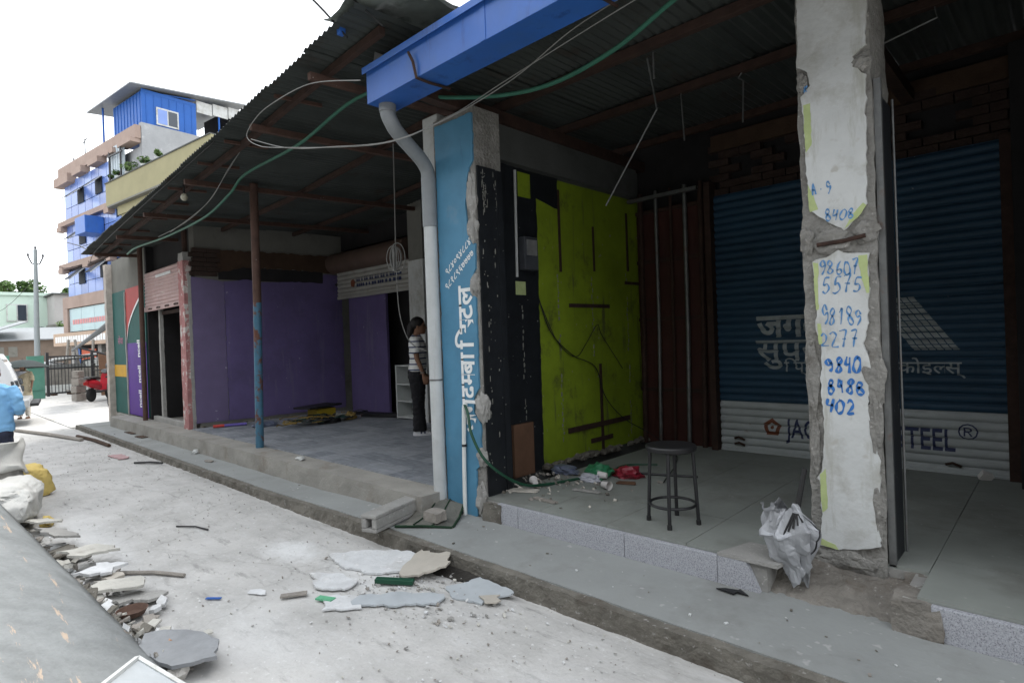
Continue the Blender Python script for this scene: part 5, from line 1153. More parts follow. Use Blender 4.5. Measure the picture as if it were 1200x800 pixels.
def man(e, M, s):
    mb = MB(M); P = head(mb, (0, .03, 1.545), yaw=.3); neck(mb); loft(mb, torso_secs(1.04))
    for sx in (-1, 1):
        wr = (sx * .20, .23, 1.04)
        mb.tube([(sx * .175, -.01, 1.36), (sx * .225, -.03, 1.22), (sx * .245, -.02, 1.08), (sx * .235, .10, 1.03), wr], [.052, .047, .042, .036, .025], 12)
        hand(mb, wr, (-.1 * sx, 1, .1), sx, .6)
        mb.tube([(sx * .085, 0, .88), (sx * .09, .0, .5), (sx * .09, .0, .08)], [.09, .06, .042], 12)
        mb.tube([(sx * .09, -.05, .04), (sx * .095, .04, .045), (sx * .10, .14, .03)], [.038, .038, .03], 10)
    fuse(mb, 'body', SKIN, e, .0085)
    t = MB(M); loft(t, [zsec(.82, 0, -.012, .205, .145), zsec(.92, 0, -.01, .198, .138), zsec(1.08, 0, .0, .182, .128), zsec(1.2, 0, .005, .19, .132), zsec(1.30, 0, 0, .198, .122), zsec(1.375, 0, -.01, .18, .092), zsec(1.425, 0, -.012, .075, .068)])
    for sx in (-1, 1): t.tube([(sx * .165, -.01, 1.365), (sx * .225, -.03, 1.23), (sx * .248, -.02, 1.09), (sx * .242, .02, 1.05)], [.072, .068, .062, .060], 14)
    fuse(t, 'shirt', SHIRT_B, e, .010, 4)
    MB(M).tube([(-.06, -.02, 1.435), (0, -.075, 1.44), (.06, -.02, 1.435), (.04, .05, 1.41)], .016, 8).build('collar', SHIRT_B, e, True)
    t = MB(M); loft(t, [zsec(.76, 0, -.02, .17, .125), zsec(.86, 0, -.015, .18, .13), zsec(.95, 0, -.004, .16, .115)])
    for sx in (-1, 1):
        loft(t, [((sx * .088, -.02, .84), (.095, 0, 0), (0, .12, 0)), ((sx * .095, -.005, .5), (.078, 0, 0), (0, .09, 0)), ((sx * .097, .0, .05), (.068, 0, 0), (0, .082, 0))], 16)
    fuse(t, 'trousers', JEANS, e, .010, 4)
    for sx in (-1, 1):
        t = MB(M); loft(t, [((sx * .095, .04, .001), (.047, 0, 0), (0, .14, 0)), ((sx * .095, .04, .04), (.047, 0, 0), (0, .138, 0)), ((sx * .095, .0, .085), (.040, 0, 0), (0, .075, 0))], 16); t.build('shoe', BLACK_P, e, True)
    t = MB(M); t.blob((0, -.005, 1.59), (.080, .10, .088), 3, .08, 7, seed=2); t.blob((0, -.06, 1.53), (.066, .05, .07), 2, .1, 6, seed=3); fuse(t, 'hair', HAIR, e, .010, 3)
    t = MB(M); 
    t.tube([(-.14, -.08, 1.38), (-.16, -.15, 1.2), (-.16, -.15, 1.0)], .02, 6); t.build('bag_strap', NAVY, e)
    for sx in (-1, 1): MB(M).blob(P(sx * .034, .080, .012), (.012, .010, .009), 1, 0).build('eye', EYE, e, True)
person((-8.90, .74, 0), math.atan2(.03, -1) - math.pi / 2 - .25, 1.52, 'man in light blue shirt and dark trousers seen from behind beside the sacks', man)
KURTA = pm('beige_patterned_kurta', (.42, .36, .25), .25, 22, .9, .15, 50)
UMB_P = (-19.6, 2.22, .0)
def umlady(e, M, s):
    mb = MB(M); P = head(mb, (0, .03, 1.545)); neck(mb); loft(mb, torso_secs(1.0))
    for sx in (-1, 1):
        el = (sx * .235, .03, 1.10); wr = (sx * .12 + .0, .23, 1.22) if sx > 0 else (sx * .225, .08, .9)
        mb.tube([(sx * .165, -.01, 1.355), (sx * .21, -.0, 1.22), el, wr], [.05, .044, .036, .024], 12); hand(mb, wr, (0, .2, 1) if sx > 0 else (0, .2, -1), sx, .9)
        mb.tube([(sx * .085, 0, .88), (sx * .09, .0, .5), (sx * .09, .0, .08)], [.09, .055, .04], 12); mb.tube([(sx * .09, -.05, .03), (sx * .10, .13, .03)], [.035, .028], 8)
    fuse(mb, 'body', SKIN, e, .010)
    t = MB(M); loft(t, [zsec(.48, 0, 0, .235, .175), zsec(.7, 0, -.005, .215, .16), zsec(.92, 0, -.01, .195, .14), zsec(1.08, 0, .005, .165, .12), zsec(1.2, 0, .01, .176, .128), zsec(1.32, 0, 0, .184, .112), zsec(1.385, 0, -.01, .15, .08), zsec(1.42, 0, -.01, .07, .06)])
    for sx in (-1, 1): t.tube([(sx * .155, -.01, 1.36), (sx * .21, 0, 1.22), (sx * .232, .03, 1.11)], [.066, .06, .056], 12)
    fuse(t, 'kurta', KURTA, e, .012, 4)
    t = MB(M)
    for sx in (-1, 1): loft(t, [((sx * .09, 0, .6), (.085, 0, 0), (0, .09, 0)), ((sx * .095, 0, .08), (.06, 0, 0), (0, .065, 0))], 14)
    fuse(t, 'trousers', pm('pale_cotton', (.55, .52, .46), .1, 9, .9, .1), e, .012, 3)
    for sx in (-1, 1):
        t = MB(M); loft(t, [((sx * .095, .04, .001), (.046, 0, 0), (0, .135, 0)), ((sx * .095, .03, .05), (.04, 0, 0), (0, .10, 0))], 14); t.build('shoe', CARD, e, True)
    t = MB(M); t.blob((0, .0, 1.59), (.082, .10, .09), 2, .06, 6, seed=1); t.blob((0, -.08, 1.5), (.06, .05, .12), 2, .1, 6, seed=3); fuse(t, 'hair', HAIR, e, .012, 3)
    MB(M).grid(lambda u, v: Vector((.16 * math.cos(u * 5 - 1) + .02, -.02 + .15 * math.sin(u * 5 - 1), 1.40 - .75 * v * abs(math.sin(u * 3))))+ noise.noise_vector(Vector((u * 4, v * 4, 0))) * .03, 20, 14).build('shawl', BAG_W, e, True)
    for sx in (-1, 1): MB(M).blob(P(sx * .034, .080, .012), (.012, .010, .009), 1, 0).build('eye', EYE, e, True)
person(UMB_P, R_(-115), 1.46, 'person in beige patterned kurta standing under an open dark umbrella behind the car', umlady)
ou = empty('open_umbrella', (-19.5, 2.2, 1.1), 'open dark grey umbrella held over the person in beige', 'umbrella')
UX, UY, UZ = -19.5, 2.22, 1.52
def can(u, v):
    a = u * 2 * math.pi; sc = 1 - .06 * (.5 - .5 * math.cos(a * 8)) * v; r = .56 * v * sc
    return (UX + r * math.cos(a), UY + r * math.sin(a), UZ - .21 * v ** 2 + .05 * r * math.cos(a))
MB().grid(can, 48, 8).build('canopy', pm('dark_grey_green_cloth', (.018, .026, .026), .2, 9, .7, .05), ou, True)
MB().tube([(UX, UY, UZ + .05), (UX - .02, UY - .02, 1.2), (UX - .03, UY - .04, 1.0)], .009, 6).build('shaft', DSTEEL, ou)
for k in range(8):
    a = R_(45 * k); MB().tube([(UX, UY, UZ - .01), (UX + .3 * math.cos(a), UY + .3 * math.sin(a), UZ - .075), (UX + .55 * math.cos(a), UY + .55 * math.sin(a), UZ - .212)], .005, 5).build('rib', DSTEEL, ou)

# ------------------------------------------------------------------ white car crossing behind the man
CARW = pm('white_car_paint', (.62, .63, .64), .04, 2, .3, 0, spec=.5)
GLASSD = pm('dark_car_glass', (.012, .015, .018), .2, 2, .08, 0, spec=.7)
LAMP_D = pm('smoked_lamp_lens', (.03, .035, .04), .3, 12, .12, 0, spec=.7)
TYRE = pm('tyre_rubber', (.02, .02, .02), .2, 20, .9, .2)
ALLOY = pm('alloy_rim', (.4, .4, .41), .1, 9, .35, 0, metal=.7)
CH_ = math.radians(-99)                                            # heading of the car
CM = Matrix.Translation((-18.3, 2.02, 0)) @ Matrix.Rotation(CH_, 4, 'Z')   # local +x forward, origin at rear axle line's rear end, +y left
car = empty('car', (-18.3, 2.02, 0), 'white estate car with dark rear lamps and silver rear bumper at the left edge', 'car', rz=CH_)
side = [(0.02, .52), (.0, .75), (.06, .98), (.20, 1.40), (.34, 1.66), (.8, 1.715), (2.0, 1.70), (2.5, 1.60), (3.15, 1.10), (4.1, .98), (4.3, .80), (4.32, .45), (3.9, .34), (.3, .34)]
def carbody(w0, w1):
    vs = []; n = len(side)
    for k, sgn in enumerate((-1, -.97, .97, 1)):
        pass
    mb = MB(CM)
    secs = []
    for y, inset in ((-.90, 0), (-.80, 1), (.80, 1), (.90, 0)):
        secs.append([(x, (y * (1 - .14 * max(0, (z - .95) / .75))), z + (.0 if inset == 0 else .015 if z > 1.2 else 0)) for x, z in side])
    o = []
    for s_ in secs: o += s_
    fs = [(k * n + i, k * n + (i + 1) % n, (k + 1) * n + (i + 1) % n, (k + 1) * n + i) for k in range(3) for i in range(n)]
    fs += [tuple(range(n)), tuple(reversed(range(3 * n, 4 * n)))]
    mb.add(o, fs); return mb
carbody(0, 0).build('body', CARW, car, True, .02)
yw = lambda z: .905 * (1 - .14 * max(0, (z - .95) / .75))
for sgn in (1, -1):
    for poly in ([(.34, 1.06), (.98, 1.06), (.98, 1.58), (.50, 1.56)], [(1.04, 1.06), (1.85, 1.06), (1.85, 1.58), (1.04, 1.58)], [(1.91, 1.06), (2.9, 1.06), (2.45, 1.52), (1.91, 1.57)]):
        w = MB(CM).ext([(x, sgn * yw(z), z) for x, z in poly], (0, sgn * .006, 0)).build('side_window', GLASSD, car)
    if sgn:
        for k in range(4): MB(CM).box(.50, .60, sgn * yw(1.15 + k * .09) + sgn * .0 - .012, sgn * yw(1.15 + k * .09) + .012, 1.13 + k * .09, 1.155 + k * .09).build('louvre', CARW, car)
    MB(CM).obox((.05, sgn * .80, .98), (.14, .17, .16), (0, .2, 0)).build('tail_lamp', LAMP_D, car, bevel=.03)
    MB(CM).obox((.02, sgn * .81, .80), (.12, .17, .15), (0, .05, 0)).build('tail_lamp', LAMP_D, car, bevel=.03)
    for x in (.85, 3.45):
        wv = MB(CM).lathe([(.20, -.10), (.33, -.10), (.345, -.06), (.345, .06), (.33, .10), (.2, .10)], (x, sgn * .80, .345), 24, axis=(0, 1, 0)) if False else MB().lathe([(.20, -.10), (.33, -.10), (.345, -.06), (.345, .06), (.33, .10), (.2, .10)], CM @ Vector((x, sgn * .82, .345)), 24, axis=CM.to_3x3() @ Vector((0, 1, 0)))
        wv = wv.build('wheel', TYRE, car, True)
        MB().lathe([(.03, .085 * sgn), (.20, .09 * sgn), (.21, .06 * sgn)], CM @ Vector((x, sgn * .82, .345)), 16, axis=CM.to_3x3() @ Vector((0, 1, 0))).build('rim', ALLOY, wv, True)
MB(CM).ext([(.155, -.66, 1.12), (.155, .66, 1.12), (.30, .60, 1.55), (.30, -.60, 1.55)], (-.035, 0, .012)).build('rear_window', GLASSD, car)
MB(CM).box(-.20, .10, -.92, .92, .42, .62).build('bumper', pm('silver_bumper', (.42, .43, .43), .06, 4, .35, 0, metal=.4), car, bevel=.04)
MB(CM).box(-.36, -.12, -.80, .80, .44, .52).build('bumper_strip', BLACK_P, car, bevel=.02)
MB(CM).box(-.02, .4, -.8, .8, .26, .42).build('underbody', BLACK_P, car)
MB(CM).box(-.206, -.202, -.26, .26, .53, .61).build('number_plate', PLAST_W, car)
for sgn in (1, -1): MB(CM).tube([(.5, sgn * .66, 1.74), (.6, sgn * .66, 1.77), (1.9, sgn * .66, 1.76), (2.0, sgn * .66, 1.73)], .018, 6).build('roof_rail', DSTEEL, car)

# ------------------------------------------------------------------ scooter, bicycle, gate, compound wall, pole
SC = Matrix.Translation((-23.7, 4.33, 0)) @ Matrix.Rotation(math.atan2(.62, -.78), 4, 'Z')   # +x forward
RED_S = pm('red_scooter_paint', (.50, .02, .035), .08, 4, .3, .02, spec=.5)
scs = empty('scooter', (-23.7, 4.33, 0), 'red scooter parked by the iron gate behind the end shop', 'scooter')
def wheel(M, x, r, w, par, name='wheel'):
    ax = M.to_3x3() @ Vector((0, 1, 0)); c = M @ Vector((x, 0, r))
    o = MB().lathe([(r * .6, -w), (r * .92, -w), (r, -w * .4), (r, w * .4), (r * .92, w), (r * .6, w)], c, 20, axis=ax).build(name, TYRE, par, True)
    MB().lathe([(.02, -w * .6), (r * .62, -w * .8), (r * .62, w * .8), (.02, w * .6)], c, 14, axis=ax).build('rim', ALLOY, o); return o
wheel(SC, .22, .23, .05, scs); wheel(SC, 1.35, .23, .045, scs)
def taper(M, secs, n=14): return loft(MB(M), [((x, 0, z), (0, w, 0), (0, 0, h)) for x, z, w, h in secs], n)
taper(SC, [(-.02, .66, .05, .05), (.12, .64, .14, .13), (.40, .58, .17, .17), (.62, .52, .14, .15), (.72, .46, .08, .07)]).build('rear_shell', RED_S, scs, True)
taper(SC, [(.70, .30, .15, .03), (1.05, .32, .15, .03)]).build('floor_board', BLACK_P, scs)
taper(SC, [(1.04, .36, .17, .05), (1.12, .60, .19, .07), (1.16, .82, .16, .07), (1.14, .95, .10, .05)]).build('front_shield', RED_S, scs, True)
taper(SC, [(-.10, .80, .07, .03), (.05, .81, .13, .05), (.45, .79, .14, .06), (.68, .76, .09, .04)]).build('seat', BLACK_P, scs, True)
taper(SC, [(1.05, 1.0, .10, .06), (1.18, .99, .13, .08), (1.27, .96, .07, .06)]).build('headlamp_cowl', PIPE_D, scs, True)
taper(SC, [(1.15, .46, .06, .03), (1.35, .50, .07, .03), (1.55, .42, .06, .03)]).build('front_mudguard', RED_S, scs, True)
MB(SC).tube([(1.03, -.33, 1.03), (1.12, -.12, 1.04), (1.12, .12, 1.04), (1.03, .33, 1.03)], .018, 8).build('handlebar', BLACK_P, scs, True)
for sgn in (1, -1): MB(SC).tube([(1.1, sgn * .22, 1.04), (1.08, sgn * .28, 1.2), (1.06, sgn * .31, 1.22)], .008, 6).build('mirror_stem', BLACK_P, scs); MB(SC).blob((1.05, sgn * .32, 1.25), (.012, .06, .04), 2, 0).build('mirror', BLACK_P, scs, True)
MB(SC).tube([(-.08, -.14, .78), (-.22, -.10, .80), (-.22, .10, .80), (-.08, .14, .78)], .014, 6).build('grab_rail', DSTEEL, scs)
MB(SC).obox((-.06, 0, .62), (.04, .16, .10)).build('tail_lamp', pm('red_lens', (.3, .01, .01), .1, 9, .2, 0), scs, bevel=.01)
o = MB(SC).blob((1.10, -.18, 1.17), (.15, .14, .15), 3, .05).build('helmet', BLACK_P, None, True); tag(o, 'black helmet hung on the scooter handlebar', 'helmet')
for k, (z, w, l) in enumerate(((.14, .30, 'bottom grey block of the stack behind the scooter'), (.42, .26, 'second grey block of the stack behind the scooter'), (.68, .27, 'third grey block of the stack behind the scooter'), (.93, .22, 'topmost grey block of the stack behind the scooter'))):
    o = MB().obox((-24.6 + .02 * k, 4.26 - .02 * (k % 2), z), (w, .34, .24), (0, 0, .3 + .2 * k)).build('block', STONE, bevel=.02); tag(o, l, 'block', 'stacked blocks')
BI = Matrix.Translation((-21.4, 4.43, 0)) @ Matrix.Rotation(R_(166), 4, 'Z')
bic = empty('bicycle', (-21.4, 4.43, 0), 'bicycle half hidden by the pale corner post of the end shop', 'bicycle')
for x in (0, 1.05):
    P = [BI @ Vector((x + .33 * math.cos(R_(15 * k)), 0, .345 + .33 * math.sin(R_(15 * k)))) for k in range(25)]
    w = MB().tube(P, .018, 6, caps=False).build('wheel', TYRE, bic, True)
    mb = MB()
    for k in range(12): mb.tube([BI @ Vector((x, 0, .345)), BI @ Vector((x + .32 * math.cos(R_(30 * k)), 0, .345 + .32 * math.sin(R_(30 * k))))], .0025, 4)
    mb.build('spokes', DSTEEL, w, kind='stuff')
fr = MB(BI)
for a, b in (((0, 0, .345), (.40, 0, .30)), ((0, 0, .345), (.30, 0, .78)), ((.40, 0, .30), (.28, 0, .85)), ((.40, 0, .30), (.88, 0, .70)), ((.30, 0, .78), (.86, 0, .80)), ((1.05, 0, .345), (.85, 0, .95))): fr.tube([a, b], .016, 6)
fr.build('frame', BLACK_M, bic); MB(BI).obox((.27, 0, .88), (.24, .12, .05)).build('saddle', BLACK_P, bic, bevel=.015); MB(BI).tube([(.78, -.25, 1.0), (.86, 0, .98), (.78, .25, 1.0)], .012, 6).build('handlebar', BLACK_M, bic)
# the iron gate between green posts
gate = empty('iron_gate', (-28.2, 4.8, 0), 'dark iron bar gate standing between the green post and the end shop', 'gate')
ga, gb = Vector((-28.1, 3.92, 0)), Vector((-28.7, 6.3, 0)); gd = (gb - ga)
for t in (0, .62, 1): p = ga + gd * t; MB().bar(p + Vector((0, 0, .05)), p + Vector((0, 0, 1.72)), .09, .09).build('upright', BLACK_M, gate)
for z in (.16, 1.10, 1.55): MB().bar(ga + Vector((0, 0, z)), gb + Vector((0, 0, z)), .05, .06).build('rail', BLACK_M, gate)
bar = MB().tube([(0, 0, .14), (0, 0, 1.58)], .013, 6).mesh('bar'); bar.materials.append(BLACK_M)
for k in range(1, 22):
    if k == 13: continue
    p = ga + gd * (k / 21.5); link('bar', bar, gate, loc=p)
GRN = pm('green_painted_metal', (.075, .20, .155), .12, 4, .6, .05, 30, stain=((.12, .22, .18), 3, .58, .15))
gp = empty('gate_post', (-27.9, 3.55, 0), 'pale green sheet metal gate panel to the left of the iron gate', 'gate post')
MB().bar((-28.05, 3.80, .8), (-27.75, 3.28, .8), .06, 1.62).build('sheet', GRN, gp)
for z in (.35, 1.2): MB().bar((-28.02, 3.80, z), (-27.72, 3.28, z), .07, .04).build('rail', GRN, gp)
gp2 = MB().box(-28.4, -28.3, 2.35, 2.85, 0, 1.65).build('gate_post', GRN, bevel=.01); tag(gp2, 'second green sheet panel behind the dark umbrella', 'gate post')
cw = MB().rough(-31.2, -30.9, 3.9, 8.2, 0, 1.06, .2, .02, 3, seed=70)
cw = cw.build('compound_wall', pm('rough_stone_wall', (.20, .185, .165), .3, 3, .95, .6, 14, stain=((.12, .11, .10), 2.2, .5, .2))); tag(cw, 'low rough grey stone wall seen through the iron gate', 'wall')
cw2 = MB().box(-30.85, -30.6, 3.6, 8.0, 0, .36).build('wall_base', PLAST_W); tag(cw2, 'low white washed kerb wall at the foot of the rough stone wall', 'wall')
mb = MB()
for k in range(26):
    mb.obox((-29.6 + random.uniform(-.5, .5), 3.2 + random.uniform(0, 3.2), .05), (random.uniform(.1, .5), random.uniform(.1, .3), .1), (random.random() * .4, random.random() * .3, random.random() * 3), random.randint(0, 2))
mb.build('rubble_row', [STONE, CONC_D, BRICK_D], label='row of dark rubble on the ground below the iron gate', cat='rubble', kind='stuff')
pile_l = ['pale sheet metal on top of the scrap pile behind the gate', 'white panel at the left of the scrap pile', 'white panel at the right of the scrap pile', 'grey lower sheet of the scrap pile']
for k, (c, d, r, m) in enumerate((((-36, 6.0, 1.45), (1.2, 1.8, .12), (.1, -.1, .1), SLAB_W), ((-36.2, 5.2, 1.15), (1.0, 1.3, .2), (-.1, .1, .2), SLAB_W), ((-36, 7.0, 1.2), (1.0, 1.0, .35), (.15, .1, -.1), PLAST_W), ((-36.3, 6.2, .7), (1.5, 3.2, .9), (0, 0, .05), DSTEEL))):
    o = MB().obox(c, d, r).build('scrap_sheet', m, bevel=.04); tag(o, pile_l[k], 'scrap', 'scrap behind the gate')
for k, (y, t, l) in enumerate(((5.6, .25, 'leaning timber post in the scrap pile, left one'), (6.3, -.2, 'leaning timber post in the scrap pile, middle one'), (6.75, .1, 'leaning timber post in the scrap pile, right one'))):
    o = MB().bar((-35.6, y, .2), (-35.7, y + t, 2.35), .09, .09).build('timber_post', STONE); tag(o, l, 'timber', 'timbers in the scrap pile')
up_ = empty('utility_pole', (-35.7, 4.62, 0), 'grey tubular utility pole with two small cross arms', 'pole')
MB().tube([(-35.7, 4.60, -.1), (-35.7, 4.64, 3), (-35.7, 4.70, 6.7)], [.13, .11, .075], 12).build('shaft', pm('grey_pole_steel', (.27, .30, .31), .1, 3, .6, .05), up_, True)
MB().tube([(-35.69, 4.42, 6.35), (-35.7, 4.55, 6.02), (-35.7, 4.70, 5.98), (-35.7, 4.85, 6.02), (-35.69, 4.98, 6.35)], .03, 6).build('cross_arm', BLACK_M, up_)
for y in (4.42, 4.98, 4.70): MB().blob((-35.7, y, 6.42 if y != 4.70 else 6.78), (.05, .05, .09), 1, 0).build('insulator', BLACK_P, up_)
for k, (a, b) in enumerate((((-35.7, 4.42, 6.4), (-70, 2.0, 7.5)), ((-35.7, 4.98, 6.4), (-43, 7.8, 7.2)), ((-35.7, 4.70, 5.4), (-66, 5.2, 5.2)))):
    a, b = Vector(a), Vector(b); P = [a.lerp(b, t / 6) - Vector((0, 0, .5 * math.sin(math.pi * t / 6))) for t in range(7)]
    o = MB().tube(P, .014, 4).build('power_line', WIRE_K); tag(o, ('thin power line sagging from the utility pole to the far left', 'thin power line from the utility pole to the blue glass building', 'lowest thin line running from the pole past the pale green house')[k], 'power line', 'lines on the utility pole')
# lean-to awning beyond the end shop
aw = empty('awning', (-21, 4, 1.8), 'sloping grey awning sheet on thin struts beyond the end shop', 'awning')
MB().ext([(-20.2, 3.36, 1.70), (-23.5, 3.95, 1.70), (-23.5, 5.5, 2.85), (-20.2, 4.6, 2.85)], (0, 0, .03)).build('awning_sheet', PIPE_D, aw)
for x, y in ((-20.25, 3.55), (-22, 3.85), (-23.3, 4.1)): MB().tube([(x, y, 1.80), (x - .05, y + .75, 1.55)], .022, 6).build('strut', BLACK_M, aw)
MB().box(-25.5, -20.6, 5.75, 5.9, 0, 3.0).build('wall', PLASTER_D, aw)
cb = MB().obox((-27.2, 5.75, .8), (.1, .75, 1.7), (0, -.12, .15)).build('brown_board', CARD, bevel=.01); tag(cb, 'tall brown board leaning beyond the scooter', 'board')

# ------------------------------------------------------------------ blue glass building, yellow balcony building
th = R_(6.9)
BMx = Matrix(((math.cos(th), -math.sin(th), 0, -43.46), (math.sin(th), math.cos(th), 0, 6.86), (0, 0, 1, 0), (0, 0, 0, 1)))   # u right along the front, v depth
TERR = pm('terracotta_cladding', (.31, .235, .20), .14, 1.2, .85, .12, 12, stain=((.25, .18, .145), .9, .54, .2))
GLAZE = [pm('sky_blue_glass_%s' % n, c, .12, .8, .25, 0, spec=.45) for n, c in (('a', (.13, .21, .50)), ('b', (.17, .26, .56)), ('c', (.10, .165, .42)))]
GREYC = pm('weathered_grey_render', (.30, .31, .32), .18, .9, .9, .2, 10, stain=((.46, .47, .48), 1.4, .55, .12), streak=((.2, .2, .21), .9, .56, .1), aniso=(1, 1, .4))
DGLASS = pm('dark_window_glass', (.02, .03, .045), .2, 2, .1, 0, spec=.7)
SASH = pm('dark_sash_and_opening', (.02, .026, .04), .2, 3, .7, 0, spec=.2)  # also paints the shade of the open vents
bb = empty('glass_building', (-38, 7.5, 0), 'tall office building with sky blue glass front, terracotta bands and blue rooftop hut', 'building')
def bp(name, mat, *boxes, par=bb, bevel=0):
    mb = MB(BMx)
    for b in boxes: mb.box(*b)
    return mb.build(name, mat, par, bevel=bevel)
bp('body', GREYC, (.75, 11.2, .25, 9, 0, 11.6))
fw = MB(BMx).box(.7, 8.2, .2, .26, 4.95, 11.65).build('glass_front', DGLASS, bb)
panes = []
for m in GLAZE:
    me = MB(BMx.to_3x3().to_4x4()).box(-.51, .51, -.02, .02, -.355, .355).mesh('glass_pane'); me.materials.append(m); panes.append(me)
vents = ((2, 10.62), (5, 10.62), (2, 8.2), (2, 5.95), (5, 6.1))
for st_, z0 in enumerate((9.42, 6.95, 4.98)):
    for r in range(3 if st_ < 2 else 2):
        for c in range(7):
            u = .72 + .535 + 1.065 * c; z = z0 + .37 + .745 * r
            link('glass_pane', random.choice(panes), fw, loc=BMx @ Vector((u, .17, z)))
for cu, z in ((3.38, 10.55), (6.05, 10.62), (3.38, 8.25), (3.1, 6.02), (6.3, 6.12)):
    v_ = MB(BMx).box(cu - .46, cu + .46, .10, .14, z - .42, z + .42).build('window_opening', SASH, bb)  # flat dark box standing in for the shaded opening
    MB(BMx).ext([(cu - .45, .10, z + .42), (cu + .45, .10, z + .42), (cu + .45, -.62, z - .22), (cu - .45, -.62, z - .22)], (0, -.03, .02)).build('vent_sash', SASH, v_)
    MB(BMx).bar((cu + .45, .08, z + .42), (cu + .45, -.64, z - .25), .05, .05).build('sash_frame', PLAST_W, v_)
bp('open_box_window', GUT, (5.15, 6.6, -.75, .12, 7.95, 8.85), bevel=.02)
bp('terracotta_parapet', TERR, (.30, 11.25, -.02, .24, 11.95, 12.58), (11.21, 11.24, .24, 9, 11.0, 11.01))
for u0, u1, zb in ((.2, 2.5, 11.35), (3.2, 4.6, 11.5), (5.6, 7.0, 11.55), (8.0, 9.0, 11.6), (9.6, 11.2, 11.65)):
    bp('terracotta_block', TERR, (u0, u1, -.22, .24, zb + .1, 11.95))
bp('terracotta_band', TERR, (.2, 8.1, -.10, .16, 9.12, 9.40)); bp('terracotta_band', TERR, (.1, 8.1, -.10, .16, 6.62, 6.92))
for z in (8.85, 6.4):
    for u0, u1 in ((.15, .9), (4.1, 5.0), (7.4, 8.0)): bp('terracotta_block', TERR, (u0, u1, -.16, .16, z, z + .27))
bp('terracotta_panel', TERR, (.35, 8.2, -.05, .24, 4.30, 4.97)); bp('terracotta_panel', TERR, (.35, 1.05, -.05, .24, 2.9, 4.29)); bp('terracotta_panel', TERR, (6.9, 8.2, -.05, .24, 2.9, 4.29))
BILL = pm('pale_shop_glass', (.40, .52, .56), .08, 1, .25, 0, spec=.5)
for k in range(3): bp('shop_window', BILL, (1.10 + k * 1.93, 2.99 + k * 1.93, .05, .2, 2.95, 4.26))
mb = MB(BMx); u = 1.6
while u < 6.4:
    w = random.uniform(.18, .34); mb.box(u, u + w, .035, .045, 3.35, 3.62); u += w + .1
mb.build('red_lettering', pm('faded_red_lettering', (.55, .25, .25), .1, 9, .8, 0), bb, kind='stuff')
sgb = bp('orange_signboard', pm('orange_sign', (.42, .31, .23), .12, 2, .7, .05), (-.1, 8.0, -.45, .1, 2.12, 2.85), bevel=.02)
mb = MB(BMx); u = .3
while u < 7.6:
    w = random.uniform(.2, .34); mb.box(u, u + w, -.462, -.452, 2.32, 2.66); u += w + .1
mb.build('pale_lettering', WHITE_PAINT, sgb, kind='stuff')
bp('ground_floor_column', CONC, (1.3, 1.8, .0, .3, 0, 2.1)); bp('ground_floor_column', CONC, (5.4, 5.9, .0, .3, 0, 2.1))
bp('doorway_shade', DARK, (1.85, 5.35, .15, .26, 0, 2.1)); bp('blue_door', GUT, (1.95, 2.35, .10, .149, .1, 2.0)); bp('red_banner', pm('orange_red_banner', (.55, .12, .06), .1, 3, .7, .05), (2.9, 5.0, .02, .08, 1.3, 1.9)); bp('shop_grille', DSTEEL, (2.9, 5.0, .09, .14, .1, 1.25))  # doorway is a flat dark sheet, its shade painted in
# grey rendered side and rooftop
bp('rendered_parapet', GREYC, (11.0, 11.28, .26, 9, 11.0, 12.75))
hut = MB(BMx).ext([(7.75, .35, 12.4), (11.15, .35, 12.4), (11.15, .35, 14.32), (7.75, .35, 14.32)], (0, 2.6, .0)).build('rooftop_hut', TIN_B, bb)
rb_ = MB(BMx)
for k in range(9): rb_.box(7.95 + k * .38, 7.98 + k * .38, .325, .349, 12.6, 14.3)
for k in range(7): rb_.box(11.151, 11.17, .55 + k * .36, .58 + k * .36, 12.76, 14.3)
rb_.build('cladding_rib', TIN_B, hut, kind='stuff')
wf = MB(BMx).box(11.15, 11.20, 1.0, 2.05, 12.85, 13.72).build('window', PLAST_W, hut)
for v0, v1, m in ((1.07, 1.50, GLAZE[1]), (1.56, 1.98, DGLASS)): MB(BMx).box(11.195, 11.21, v0, v1, 12.93, 13.64).build('pane', m, wf)
MB(BMx).ext([(5.9, -.25, 14.42), (11.5, -.25, 14.42), (11.5, 5.6, 15.05), (5.9, 5.6, 15.05)], (0, 0, .06)).build('tin_roof', PIPE_D, bb)
MB(BMx).ext([(7.75, .36, 14.30), (11.14, .36, 14.30), (11.14, 2.94, 14.62), (7.75, 2.94, 14.62), ], (0, 0, .05)).build('hut_top', TIN_B, bb)
MB(BMx).box(11.10, 11.16, .36, 2.95, 14.30, 14.45).build('hut_top', TIN_B, bb)
for k in range(3): MB(BMx).box(11.08, 11.14, 3.0 + k * .85, 3.8 + k * .85, 14.05 + k * .07, 14.65 + k * .08).build('white_panel', PLAST_W, bb)
MB(BMx).box(8.0, 11.0, 4.9, 5.0, 12.5, 14.8).build('shed_back', DARK, bb)
for u, v in ((7.1, .1), (11.05, 5.4), (11.05, 4.2)): MB(BMx).tube([(u, v, 12.5), (u, v, 14.6)], .05, 6).build('roof_post', TIN_B, bb)
MB(BMx).tube([(4.4, .1, 12.5), (4.4, .1, 13.5)], .03, 5).build('aerial', DSTEEL, bb); MB(BMx).tube([(4.1, .1, 13.3), (4.7, .1, 13.45)], .025, 5).build('aerial', DSTEEL, bb); MB(BMx).tube([(2.6, .1, 12.5), (2.6, .1, 12.8)], .04, 5).build('aerial', DSTEEL, bb)
yb_ = empty('yellow_building', (-33, 8, 0), 'yellow ochre building with planted balcony in front of the grey rendered wall', 'building')
